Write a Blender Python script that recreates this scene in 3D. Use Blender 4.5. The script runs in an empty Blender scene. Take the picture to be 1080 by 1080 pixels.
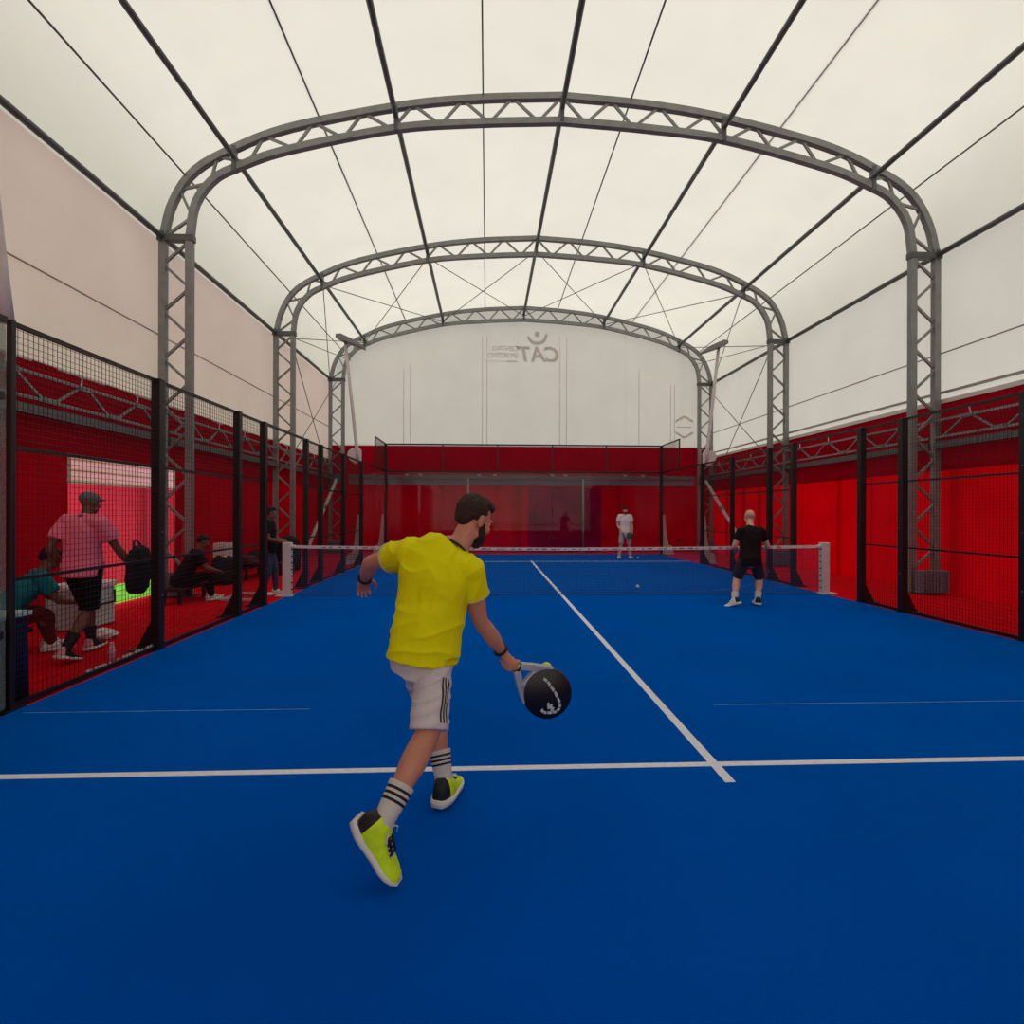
import bpy, math, random
from mathutils import Vector as V, Matrix, noise
from mathutils.bvhtree import BVHTree
random.seed(7)
C = bpy.context.scene.collection
PI = math.pi

# ------------------------------------------------------------------ camera
FPX = 587.2
CAM = V((-1.3856, -10.285, 1.533)); YAW = .04474; PITCH = .000146; ROLL = -.00242
_fw = V((math.sin(YAW), math.cos(YAW), PITCH)); _rt = V((math.cos(YAW), -math.sin(YAW), 0)); _up = _rt.cross(_fw)
def ray(px, py):
    u, v = (px - 540) / FPX, (py - 540) / FPX
    c, s = math.cos(-ROLL), math.sin(-ROLL)
    u, v = c * u - s * v, s * u + c * v
    return _fw + u * _rt - v * _up
def at_y(px, py, y): d = ray(px, py); return CAM + d * ((y - CAM.y) / d.y)      # point of the world plane y that the lens sees at a pixel
def at_x(px, py, x): d = ray(px, py); return CAM + d * ((x - CAM.x) / d.x)
cam = bpy.data.cameras.new('camera'); cam.sensor_width = 36; cam.lens = FPX / 1080 * 36; cam.clip_start = .05
co = bpy.data.objects.new('camera', cam); C.objects.link(co); co.location = CAM
co.rotation_euler = (PI / 2 + PITCH, ROLL, -YAW)
bpy.context.scene.camera = co

# ------------------------------------------------------------------ materials
def lin(c):
    f = lambda x: x / 12.92 if x <= .04045 else ((x + .055) / 1.055) ** 2.4
    return tuple(f(x / 255) for x in c)
def mat(name, rgb, rough=.6, metal=0, spec=.4, var=0, vscale=4, bump=0, bscale=40, wave=None):
    m = bpy.data.materials.new(name); m.use_nodes = True
    nt = m.node_tree; N = nt.nodes; L = nt.links; b = N['Principled BSDF']
    c = lin(rgb); b.inputs['Base Color'].default_value = (*c, 1); b.inputs['Roughness'].default_value = rough
    b.inputs['Metallic'].default_value = metal; b.inputs['Specular IOR Level'].default_value = spec
    tc = N.new('ShaderNodeTexCoord')
    if var:
        n = N.new('ShaderNodeTexNoise'); n.inputs['Scale'].default_value = vscale; n.inputs['Detail'].default_value = 5
        L.new(tc.outputs['Object'], n.inputs['Vector'])
        r = N.new('ShaderNodeValToRGB'); r.color_ramp.elements[0].position = .3; r.color_ramp.elements[1].position = .7
        r.color_ramp.elements[0].color = (*[x * (1 - var) for x in c], 1); r.color_ramp.elements[1].color = (*[min(1, x * (1 + var)) for x in c], 1)
        L.new(n.outputs['Fac'], r.inputs['Fac']); L.new(r.outputs['Color'], b.inputs['Base Color'])
    if bump:
        n = N.new('ShaderNodeTexNoise'); n.inputs['Scale'].default_value = bscale; n.inputs['Detail'].default_value = 4
        L.new(tc.outputs['Object'], n.inputs['Vector'])
        bp = N.new('ShaderNodeBump'); bp.inputs['Strength'].default_value = bump; bp.inputs['Distance'].default_value = .01
        L.new(n.outputs['Fac'], bp.inputs['Height']); L.new(bp.outputs['Normal'], b.inputs['Normal'])
    return m
def fabric(name, rgb, trans, diff=.5, stripes=None, var=.04, bump=0, tint=None):
    """light-passing sheet: diffuse + translucent; stripes=(axis, scale, amount) darker bands: doubled seams and painted fold shade"""
    m = bpy.data.materials.new(name); m.use_nodes = True
    nt = m.node_tree; N = nt.nodes; L = nt.links
    for n in list(N): N.remove(n)
    out = N.new('ShaderNodeOutputMaterial'); add = N.new('ShaderNodeAddShader')
    d = N.new('ShaderNodeBsdfDiffuse'); t = N.new('ShaderNodeBsdfTranslucent')
    c = lin(rgb); tcx = lin(tint or rgb); tc = N.new('ShaderNodeTexCoord')
    nz = N.new('ShaderNodeTexNoise'); nz.inputs['Scale'].default_value = .9; nz.inputs['Detail'].default_value = 4
    L.new(tc.outputs['Object'], nz.inputs['Vector'])
    mr = N.new('ShaderNodeMapRange'); mr.inputs['From Min'].default_value = .3; mr.inputs['From Max'].default_value = .7
    mr.inputs['To Min'].default_value = 1 - var; mr.inputs['To Max'].default_value = 1 + var
    L.new(nz.outputs['Fac'], mr.inputs['Value']); fac = mr.outputs['Result']
    if stripes:  # the darker bands also paint in the shade of curtain folds
        ax, sc, amt = stripes
        sx = N.new('ShaderNodeSeparateXYZ'); L.new(tc.outputs['Object'], sx.inputs[0])
        mu = N.new('ShaderNodeMath'); mu.operation = 'MULTIPLY'; mu.inputs[1].default_value = sc; L.new(sx.outputs[ax], mu.inputs[0])
        n2 = N.new('ShaderNodeTexNoise'); n2.noise_dimensions = '1D'; n2.inputs['Detail'].default_value = 3; n2.inputs['Scale'].default_value = 1
        L.new(mu.outputs[0], n2.inputs['W'])
        m2 = N.new('ShaderNodeMapRange'); m2.inputs['From Min'].default_value = .3; m2.inputs['From Max'].default_value = .42
        m2.inputs['To Min'].default_value = 1 - amt; m2.inputs['To Max'].default_value = 1; L.new(n2.outputs['Fac'], m2.inputs['Value'])
        mm = N.new('ShaderNodeMath'); mm.operation = 'MULTIPLY'; L.new(fac, mm.inputs[0]); L.new(m2.outputs['Result'], mm.inputs[1]); fac = mm.outputs[0]
    for node, col, w in ((d, c, diff), (t, tcx, trans)):
        vm = N.new('ShaderNodeVectorMath'); vm.operation = 'SCALE'; vm.inputs[0].default_value = [x * w for x in col]
        L.new(fac, vm.inputs['Scale']); L.new(vm.outputs[0], node.inputs['Color'])
    L.new(d.outputs[0], add.inputs[0]); L.new(t.outputs[0], add.inputs[1])
    L.new(add.outputs[0], out.inputs['Surface'])
    return m
def glass_mat(name, tint, rough=.02, fac=.06):
    m = bpy.data.materials.new(name); m.use_nodes = True; nt = m.node_tree; N = nt.nodes; L = nt.links
    for n in list(N): N.remove(n)
    out = N.new('ShaderNodeOutputMaterial'); mx = N.new('ShaderNodeMixShader'); t = N.new('ShaderNodeBsdfTransparent'); g = N.new('ShaderNodeBsdfGlossy')
    t.inputs['Color'].default_value = (*tint, 1); g.inputs['Roughness'].default_value = rough; g.inputs['Color'].default_value = (.9, .95, .93, 1)
    f = N.new('ShaderNodeFresnel'); f.inputs['IOR'].default_value = 1.35
    g0 = N.new('ShaderNodeNewGeometry'); k0 = N.new('ShaderNodeMath'); k0.operation = 'SUBTRACT'; k0.inputs[0].default_value = 1; L.new(g0.outputs['Backfacing'], k0.inputs[1])
    k1 = N.new('ShaderNodeMath'); k1.operation = 'MULTIPLY'; L.new(f.outputs[0], k1.inputs[0]); L.new(k0.outputs[0], k1.inputs[1]); L.new(k1.outputs[0], mx.inputs[0]); L.new(t.outputs[0], mx.inputs[1]); L.new(g.outputs[0], mx.inputs[2]); L.new(mx.outputs[0], out.inputs['Surface'])
    return m
M = {}
M['steel'] = mat('galvanised_steel', (132, 133, 130), .5, .25, .4, .12, 6, .05, 60)
M['dsteel'] = mat('dark_galvanised_steel', (92, 93, 93), .5, .25, .4, .15, 6)
M['cable'] = mat('cable_grey', (96, 94, 90), .6)
M['black'] = mat('black_powder_coat', (24, 16, 18), .45, 0, .4, .2, 5, .05, 80)
M['wire'] = mat('black_wire', (20, 12, 14), .5)
M['white'] = mat('white_paint', (205, 195, 192), .5, 0, .3, .05, 8)
M['lamp'] = mat('lamp_grey', (120, 120, 116), .5, .2)
M['turf'] = mat('blue_turf', (0, 74, 180), .95, 0, 0, .1, .7, .4, 260)
_b = M['turf'].node_tree.nodes['Principled BSDF']; _b.inputs['Sheen Weight'].default_value = .35; _b.inputs['Sheen Roughness'].default_value = .5; _b.inputs['Sheen Tint'].default_value = (.0, .35, .9, 1)
M['line'] = mat('white_line', (226, 228, 238), .85, 0, .1, .06, 30)
M['seam'] = mat('worn_seam_line', (84, 132, 196), .85, 0, .1, .3, 12)
M['redfloor'] = mat('red_carpet', (208, 4, 20), .95, 0, .05, .08, 3, .3, 200)
M['net'] = mat('net_cord', (62, 76, 106), .7)
M['netband'] = mat('net_band', (222, 205, 205), .7, 0, .2, .08, 20)
M['netmark'] = mat('net_band_print', (120, 92, 98), .8)
M['roof'] = fabric('roof_membrane', (250, 247, 236), .43, .34, None, .025, tint=(255, 251, 236))
M['roofback'] = fabric('light_blocking_roof_membrane', (220, 216, 210), .08, .3, None, .05)  # unseen back bay, made nearly opaque to dim the near floor
M['nearwall'] = fabric('near_end_membrane', (244, 242, 234), .9, .1, None, .03)  # unseen end wall, made extra translucent to light the main player's back
M['wallR'] = fabric('side_membrane', (236, 232, 222), .52, .36, None, .03)
M['wallL'] = fabric('pink_lit_side_membrane', (234, 208, 202), .48, .34, None, .04)  # pink glow from the red surroundings is put into the membrane colour
M['endwall'] = fabric('end_membrane', (230, 226, 216), .44, .4, ('X', .9, .03), .03)
M['weld'] = mat('weld_seam', (236, 230, 222), .8)
M['red'] = fabric('red_curtain', (186, 2, 16), .36, .5, ('Y', 1.7, .4), .12, tint=(216, 2, 14))
M['redL'] = fabric('dark_red_curtain', (170, 4, 26), .2, .55, ('Y', 1.7, .35), .14, tint=(200, 3, 24))
M['redend'] = fabric('red_end_curtain', (172, 5, 30), .14, .55, ('X', 1.5, .35), .15, tint=(200, 4, 26))
M['redval'] = fabric('shaded_red_valance', (178, 8, 34), .1, .55, None, .1)  # low translucency puts the shade of the upper curtain into the valance
M['pinksheet'] = fabric('pink_vinyl', (240, 60, 90), .6, .35, ('Y', 2.2, .45), .22, tint=(255, 64, 96))
M['magenta'] = fabric('magenta_vinyl', (176, 10, 74), .15, .5, None, .3)
M['hem'] = mat('grey_hem', (214, 206, 196), .8)
M['weld2'] = mat('pink_grey_cable_shadow', (178, 158, 150), .8)  # painted shadow line of a cable outside the left wall
M['hemline'] = mat('hem_line_grey', (168, 160, 152), .8)
M['glass'] = glass_mat('court_glass', (.93, .95, .94))
def haze(name, rgb, fac):
    m = glass_mat(name, (.9, .95, .93)); nt = m.node_tree; N = nt.nodes; L = nt.links; out = N['Material Output']
    src = out.inputs['Surface'].links[0].from_socket; d = N.new('ShaderNodeBsdfDiffuse'); d.inputs['Color'].default_value = (*lin(rgb), 1)
    mx = N.new('ShaderNodeMixShader'); mx.inputs[0].default_value = fac; L.new(src, mx.inputs[1]); L.new(d.outputs[0], mx.inputs[2]); L.new(mx.outputs[0], out.inputs['Surface']); return m
M['hazeglass'] = haze('hazy_grey_glass', (118, 128, 124), .42)
M['pinkpane'] = glass_mat('pink_clear_vinyl', (1, .72, .8))
M['turfout'] = mat('bright_green_turf', (120, 200, 60), .9, 0, .1, .2, 6)
M['outwall'] = mat('white_cladding', (244, 236, 238), .7, 0, .2, .03, 3)
M['print'] = mat('grey_print', (206, 200, 190), .8)
M['print2'] = mat('pale_grey_print', (222, 216, 206), .8)
M['ballast'] = mat('grey_block', (120, 108, 124), .9, 0, .1, .25, 20, .3, 60)
M['skin'] = mat('tanned_skin', (196, 134, 108), .55, 0, .35, .1, 14, .06, 120)
M['skin2'] = mat('fair_skin', (214, 158, 136), .55, 0, .35, .12, 14)
M['skin3'] = mat('brown_skin', (120, 78, 62), .55, 0, .35, .1, 14)
M['tattoo'] = mat('tattooed_skin', (164, 122, 108), .55, 0, .3, .5, 28)
M['hair'] = mat('dark_brown_hair', (52, 36, 26), .7, 0, .3, .35, 60, .6, 140)
M['beard'] = mat('brown_beard', (52, 36, 30), .8, 0, .2, .3, 80, .5, 160)
M['blackhair'] = mat('black_hair', (18, 13, 13), .7, 0, .3, .2, 60, .5, 140)
M['yellow'] = mat('neon_yellow_jersey', (228, 226, 2), .75, 0, .15, .04, 8, .12, 30)
M['trim'] = mat('dark_collar', (40, 36, 34), .7)
M['paletrim'] = mat('pale_sleeve_trim', (196, 182, 150), .7)
M['shorts'] = mat('pale_grey_shorts', (204, 198, 196), .8, 0, .15, .03, 8, .2, 22)
M['stripe'] = mat('black_stripe', (18, 17, 20), .7)
M['sock'] = mat('off_white_sock', (204, 198, 192), .95, 0, .1, .04, 60, .35, 180)
M['shoe'] = mat('neon_shoe', (206, 240, 30), .6, 0, .3, .1, 24, .25, 90)
M['shoeblack'] = mat('black_heel', (24, 28, 30), .5)
M['sole'] = mat('white_sole', (220, 220, 214), .6, 0, .3, .05, 20)
M['blackshirt'] = mat('black_shirt', (26, 14, 18), .8, 0, .15, .1, 8, .2, 20)
M['darkshorts'] = mat('dark_grey_shorts', (50, 48, 54), .8, 0, .15, .1, 8, .2, 20)
M['whiteshirt'] = mat('white_shirt', (226, 214, 212), .8, 0, .15, .04, 8, .2, 20)
M['creamshorts'] = mat('cream_shorts', (190, 168, 166), .8, 0, .15, .05, 8)
M['pinkshirt'] = mat('pink_shirt', (250, 124, 152), .8, 0, .15, .06, 6, .2, 20)
M['blackshorts'] = mat('black_shorts', (14, 10, 12), .8, 0, .15, .1, 8)
M['jeans'] = mat('blue_jeans', (66, 70, 92), .85, 0, .15, .25, 14, .2, 60)
M['teal'] = mat('teal_top', (16, 120, 132), .8, 0, .15, .1, 8)
M['maroon'] = mat('maroon_trousers', (96, 22, 30), .85, 0, .15, .2, 12)
M['greycap'] = mat('grey_cap', (110, 108, 106), .8)
M['eyew'] = mat('eye_white', (230, 226, 220), .3)
M['band'] = mat('black_wristband', (16, 14, 15), .6)
M['rblack'] = mat('black_carbon', (10, 10, 11), .35, 0, .5)
M['rsilver'] = mat('silver_paint', (176, 184, 192), .3, .4, .5)
M['grip'] = mat('yellow_grip', (214, 214, 110), .8, 0, .2, .08, 40, .3, 90)
M['rprint'] = mat('white_racket_print', (186, 192, 196), .5)
M['ball'] = mat('yellow_felt_ball', (222, 230, 96), .95, 0, .1, .1, 60, .5, 200)
M['wball'] = mat('pale_felt_ball', (236, 240, 226), .95)
M['navy'] = mat('navy_cloth', (16, 22, 60), .8, 0, .2, .1, 5)
M['aqua'] = mat('pale_aqua_top', (176, 206, 206), .6)
M['bagdark'] = mat('dark_nylon', (26, 20, 24), .7, 0, .3, .3, 12, .4, 30)
M['bagred'] = mat('dark_red_nylon', (74, 16, 22), .7, 0, .3, .3, 12, .4, 30)
M['wbox'] = mat('white_card', (214, 208, 206), .8)
M['bottle'] = mat('pale_pink_plastic', (222, 150, 170), .35)
M['wood'] = mat('dark_bench', (58, 30, 30), .7, 0, .2, .2, 10)

# ------------------------------------------------------------------ mesh builder
class MB:
    def __init__(s): s.v = []; s.f = []; s.m = []
    def add(s, vs, fs, m=0):
        o = len(s.v); s.v += [V(p) for p in vs]; s.f += [[i + o for i in f] for f in fs]; s.m += [m] * len(fs); return s
    def box(s, a, b, m=0):
        (x0, y0, z0), (x1, y1, z1) = a, b
        x0, x1 = min(x0, x1), max(x0, x1); y0, y1 = min(y0, y1), max(y0, y1); z0, z1 = min(z0, z1), max(z0, z1)
        return s.add([(x0,y0,z0),(x1,y0,z0),(x1,y1,z0),(x0,y1,z0),(x0,y0,z1),(x1,y0,z1),(x1,y1,z1),(x0,y1,z1)],
                     [(3,2,1,0),(4,5,6,7),(0,1,5,4),(1,2,6,5),(2,3,7,6),(3,0,4,7)], m)
    def rings(s, rs, m=0, cap=True, ms=None):
        n = len(rs[0]); o = len(s.v)
        for r in rs: s.v += [V(p) for p in r]
        for i in range(len(rs) - 1):
            for j in range(n):
                k = (j + 1) % n
                s.f.append([o + i*n + j, o + i*n + k, o + (i+1)*n + k, o + (i+1)*n + j]); s.m.append(ms[i] if ms else m)
        if cap:
            s.f.append([o + j for j in range(n)][::-1]); s.m.append(ms[0] if ms else m)
            s.f.append([o + (len(rs)-1)*n + j for j in range(n)]); s.m.append(ms[-1] if ms else m)
        return s
    def tube(s, pts, r, n=8, m=0, ms=None, flat=1.0, ref=None, rot=0, cap=True, closed=False):
        """sweep along points; r number or list; flat squeezes the second axis"""
        pts = [V(p) for p in pts]; rs = r if isinstance(r, (list, tuple)) else [r] * len(pts)
        if closed: pts = pts + [pts[0]]; rs = list(rs) + [rs[0]]
        out = []; a = None
        for i, p in enumerate(pts):
            if closed: t = pts[(i+1) % (len(pts)-1)] - pts[(i-1) % (len(pts)-1)]
            else: t = pts[min(i+1, len(pts)-1)] - pts[max(i-1, 0)]
            if t.length < 1e-9: t = V((0,0,1))
            t.normalize()
            if a is None or ref is not None:
                a = V(ref) if ref is not None else (V((0,0,1)) if abs(t.z) < .9 else V((0,1,0)))
            a = a - t * a.dot(t)
            if a.length < 1e-6: a = t.orthogonal()
            a.normalize(); b = t.cross(a)
            out.append([p + (a * math.cos(2*PI*j/n + rot) + b * math.sin(2*PI*j/n + rot) * flat) * rs[i] for j in range(n)])
        return s.rings(out, m, cap and not closed, ms)
    def bar(s, p, q, w, h=None, m=0, ref=None):
        h = h or w; p, q = V(p), V(q); t = (q - p).normalized()
        a = V(ref) if ref else (V((0,0,1)) if abs(t.z) < .9 else V((0,1,0)))
        a = (a - t * a.dot(t)).normalized(); b = t.cross(a)
        r = lambda c: [c + a*h/2 + b*w/2, c - a*h/2 + b*w/2, c - a*h/2 - b*w/2, c + a*h/2 - b*w/2]
        return s.rings([r(p), r(q)], m)
    def ball(s, c, r, n=10, m=0, M3=None):
        """ellipsoid; r number or triple in frame M3"""
        c = V(c); r = r if isinstance(r, (tuple, list)) else (r, r, r); R = M3 or Matrix.Identity(3); rs = []
        for i in range(n + 1):
            th = PI * (i + .001) / (n + .002)
            rs.append([c + R @ V((r[0]*math.sin(th)*math.cos(2*PI*j/(2*n)), r[1]*math.sin(th)*math.sin(2*PI*j/(2*n)), -r[2]*math.cos(th))) for j in range(2*n)])
        return s.rings(rs, m)
    def mesh(s, name, smooth=False):
        me = bpy.data.meshes.new(name); me.from_pydata([tuple(p) for p in s.v], [], s.f)
        me.polygons.foreach_set('material_index', s.m)
        if smooth: me.polygons.foreach_set('use_smooth', [True] * len(s.f))
        me.update(); return me
    def build(s, name, mats, parent=None, smooth=False, bevel=0):
        return link(name, s.mesh(name, smooth), mats, parent, bevel)
def link(name, me, mats, parent=None, bevel=0):
    for x in (mats if isinstance(mats, (list, tuple)) else [mats]): me.materials.append(M[x] if isinstance(x, str) else x)
    o = bpy.data.objects.new(name, me); C.objects.link(o)
    if parent:
        o.parent = parent; o.matrix_parent_inverse = Matrix.Translation(-parent.location) if parent.type == 'EMPTY' else Matrix.Identity(4)
    if bevel:
        b = o.modifiers.new('edge', 'BEVEL'); b.width = bevel; b.segments = 2; b.limit_method = 'ANGLE'
    return o
def tag(o, label=None, cat=None, group=None, kind=None):
    if label: o['label'] = label
    if cat: o['category'] = cat
    if group: o['group'] = group
    if kind: o['kind'] = kind
    return o
def empty(name, loc, label, cat, group=None):
    o = bpy.data.objects.new(name, None); C.objects.link(o); o.location = loc; o.empty_display_size = .1
    return tag(o, label, cat, group)
def remesh(mb, voxel, smooth=4, name='body', disp=None):
    me = mb.mesh('tmp'); o = bpy.data.objects.new('tmp', me); C.objects.link(o)
    r = o.modifiers.new('r', 'REMESH'); r.mode = 'VOXEL'; r.voxel_size = voxel
    if smooth:
        sm = o.modifiers.new('s', 'SMOOTH'); sm.factor = .5; sm.iterations = smooth
    dg = bpy.context.evaluated_depsgraph_get(); dg.update()
    out = bpy.data.meshes.new_from_object(o.evaluated_get(dg)); out.name = name
    bpy.data.objects.remove(o); bpy.data.meshes.remove(me)
    if disp:
        ns = [(v.co.copy(), v.normal.copy()) for v in out.vertices]
        for v, (c, n) in zip(out.vertices, ns): v.co = c + n * disp(c)
    out.polygons.foreach_set('use_smooth', [True] * len(out.polygons)); out.update()
    return out
def spline(pts, n):
    pts = [V(p) for p in pts]; P = [2*pts[0] - pts[1]] + pts + [2*pts[-1] - pts[-2]]; dense = []
    for i in range(1, len(P) - 2):
        for k in range(24):
            t = k / 24; a, b, c, d = P[i-1], P[i], P[i+1], P[i+2]
            dense.append(.5 * ((2*b) + (c - a)*t + (2*a - 5*b + 4*c - d)*t*t + (3*b - a - 3*c + d)*t**3))
    dense.append(pts[-1]); return resample(dense, n)
def resample(d, n):
    L = [0]
    for a, b in zip(d, d[1:]): L.append(L[-1] + (b - a).length)
    out = []; j = 0
    for k in range(n + 1):
        t = L[-1] * k / n
        while j < len(d) - 2 and L[j+1] < t: j += 1
        s = (t - L[j]) / max(L[j+1] - L[j], 1e-9); out.append(d[j].lerp(d[j+1], min(max(s, 0), 1)))
    return out

# ------------------------------------------------------------------ setting: floor, tent skin
Y0, Y1 = -16.0, 11.1
def struct(name, mb, m, smooth=False): return tag(mb.build(name, m, None, smooth), kind='structure')
struct('floor', MB().box((-7.55, Y0, -.1), (7.55, Y1 + .3, -.008)), 'redfloor')
struct('court_floor', MB().box((-5.0, -10, -.05), (5.0, 10, 0)), 'turf')
def line(x0, y0, x1, y1, m='line', h=.003):
    struct('court_line', MB().box((x0, y0, .0005), (x1, y1, h)), m)
line(-4.98, -6.98, 4.98, -6.925); line(-4.98, 6.925, 4.98, 6.98)
line(-.03, -7.18, .03, -6.98); line(-.03, -6.925, .03, 6.925); line(-.03, 6.98, .03, 7.18)
line(-4.9, -5.905, -2.75, -5.893, 'seam', .002); line(.42, -5.93, 4.9, -5.918, 'seam', .002)

OUT = spline([(7.27,0,6.5),(7.1,0,7.14),(6.73,0,7.71),(6.06,0,8.13),(5.0,0,8.57),(3.07,0,9.02),(1.6,0,9.22),(0,0,9.32)], 48)
INN = spline([(6.8,0,6.5),(6.7,0,7.12),(6.38,0,7.58),(5.95,0,7.82),(5.08,0,8.15),(3.13,0,8.61),(1.61,0,8.77),(0,0,8.86)], 48); DIN = resample(INN, 400)
mir = lambda L: [V((-p.x, p.y, p.z)) for p in L]
def sheet(name, prof, y0, y1, m, ny=1):
    mb = MB(); n = len(prof)
    vs = [(p.x, y0 + (y1 - y0)*k/ny, p.z) for k in range(ny + 1) for p in prof]
    fs = [(k*n + i, k*n + i + 1, (k+1)*n + i + 1, (k+1)*n + i) for k in range(ny) for i in range(n - 1)]
    return struct(name, mb.add(vs, fs), m, True)
roofp = [V((p.x*1.018, 0, p.z + .09)) for p in OUT]; roofp[0] = V((7.4, 0, 6.5))
roofp = roofp + mir(roofp)[::-1][1:]
sheet('ceiling', roofp, -7.6, Y1, 'roof')
sheet('ceiling_back', roofp, Y0, -7.6, 'roofback')  # out of view, darkened to hold light off the near court
XW = 7.4
sheet('wall_right', [V((XW, 0, 3.62)), V((XW, 0, 6.5))], Y0, Y1, 'wallR')
sheet('wall_left', [V((-XW, 0, 3.50)), V((-XW, 0, 6.5))], Y0, Y1, 'wallL')
def end_poly(y, z0):
    pts = [V((p.x, y, p.z)) for p in roofp]; mb = MB()
    lo = [(p.x, y, z0) for p in pts]; n = len(pts)
    return mb.add([tuple(p) for p in pts] + lo, [(i, i+1, n+i+1, n+i) for i in range(n - 1)])
struct('wall_far', end_poly(Y1, 4.05), 'endwall'); struct('wall_near', end_poly(Y0, 0), 'nearwall')
def pleat(axis, a0, a1, fixed, z0, z1, amp=.03, pitch=.5, step=.05, seed=0, sgn=1, hold=()):
    mb = MB(); n = max(2, int((a1 - a0)/step)); zs = [z0 + (z1 - z0)*k/8 for k in range(9)]; vs = []
    for z in zs:
        for i in range(n + 1):
            a = a0 + (a1 - a0)*i/n; h = (z - z0)/(z1 - z0)
            d = amp*(.55 + .45*(1 - h))*(math.sin(2*PI*a/pitch + 1.3*noise.noise((a*.7, seed, 0))*3) + .7*noise.noise((a*2.1, z*.6, seed)))
            p = fixed + sgn*d
            vs.append((a, p, z) if axis == 'x' else (p, a, z))
    w = n + 1
    return mb.add(vs, [(k*w + i, k*w + i + 1, (k+1)*w + i + 1, (k+1)*w + i) for k in range(8) for i in range(n)])
# right skirt: lower curtain + valance, its dark tone standing in for shade on the upper curtain
struct('wall_right_skirt', pleat('y', Y0, Y1 + .2, XW + .03, -.02, 2.45, seed=1), 'red', True)
struct('wall_right_valance', pleat('y', Y0, Y1 + .2, XW - .03, 2.35, 3.64, .012, 1.3, .2, 2), 'redval', True)
# left skirt with the opening between y=-1.95 and .78
OY0, OY1 = -1.95, .76
struct('wall_left_skirt_near', pleat('y', Y0, OY0, -XW - .03, -.02, 2.45, seed=3, sgn=-1), 'redL', True)
struct('wall_left_skirt_far', pleat('y', OY1, Y1 + .2, -XW - .03, -.02, 2.45, seed=4, sgn=-1), 'redL', True)
struct('wall_left_valance', pleat('y', Y0, Y1 + .2, -XW + .03, 2.36, 3.52, .012, 1.3, .2, 5), 'redval', True)
struct('wall_far_skirt', pleat('x', -7.55, 7.55, Y1 + .06, -.02, 2.95, .035, .6, .05, 6), 'redend', True)
struct('wall_far_valance', pleat('x', -7.55, 7.55, Y1 + .02, 2.9, 4.07, .012, 1.9, .2, 7), 'redval', True)
# the opening: clear pink strip, pink sheet below, outdoors behind
struct('window_1', MB().box((-XW - .065, OY0 - .1, 1.95), (-XW - .06, OY1 + .4, 2.36)), 'pinkpane')
mbf = MB()
for z in (1.95, 2.36): mbf.box((-XW - .05, OY0, z - .012), (-XW - .01, OY1, z + .012))
for y in (OY0, OY1): mbf.box((-XW - .05, y - .012, 1.95), (-XW - .01, y + .012, 2.36))
struct('window_1_frame', mbf, 'hem')
struct('wall_left_sheet', pleat('y', OY0 - .2, OY1 + .5, -XW - .08, .33, 1.95, .04, .62, .04, 9, -1), 'pinksheet', True)
struct('ground_outside', MB().box((-14, -9, -.12), (-7.56, 12, -.02)), 'turfout')
mbo = MB()
for k in range(30): mbo.box((-13.02 - .03*(k % 2), -6, k*.15), (-12.9 - .03*(k % 2), 12, k*.15 + .15))
struct('wall_outside', mbo, 'outwall')
# hem strips where white membrane laps the red skirt
struct('trim_1', MB().box((XW - .03, Y0, 3.83), (XW - .01, Y1, 3.88)), 'hemline'); struct('trim_9', MB().box((XW - .05, Y0, 3.64), (XW - .03, Y1, 3.72)), 'hem')
struct('trim_2', MB().box((-XW + .02, Y0, 3.5), (-XW + .03, Y1, 3.54)), 'hem')
for s_, nm_, z_ in ((1, 'right', 4.62), (-1, 'left', 4.76)):  # right: a cable; left: a modelled shadow of a cable outdoors
    tag(MB().tube([(s_*7.385, Y0 + .1, z_), (s_*7.385, Y1 - .05, z_)], .014, 6).build('wall_cable_and_shadow', 'weld2' if s_ < 0 else 'hemline', None, True), 'thin horizontal line of a cable along the %s membrane side wall' % nm_, 'cable', kind='thing')
# weld seams of the far membrane
for k, x in enumerate((-4.57, -4.32, -1.58, -1.40, 1.41, 1.67, 4.5, 5.75, 5.9)):
    struct('trim_%d' % (3 + k), MB().box((x - .018, Y1 - .008, 4.08), (x + .018, Y1 - .004, 6.5 if abs(x) > 5 else 8.45 - .07*x*x)), 'weld')

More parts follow.
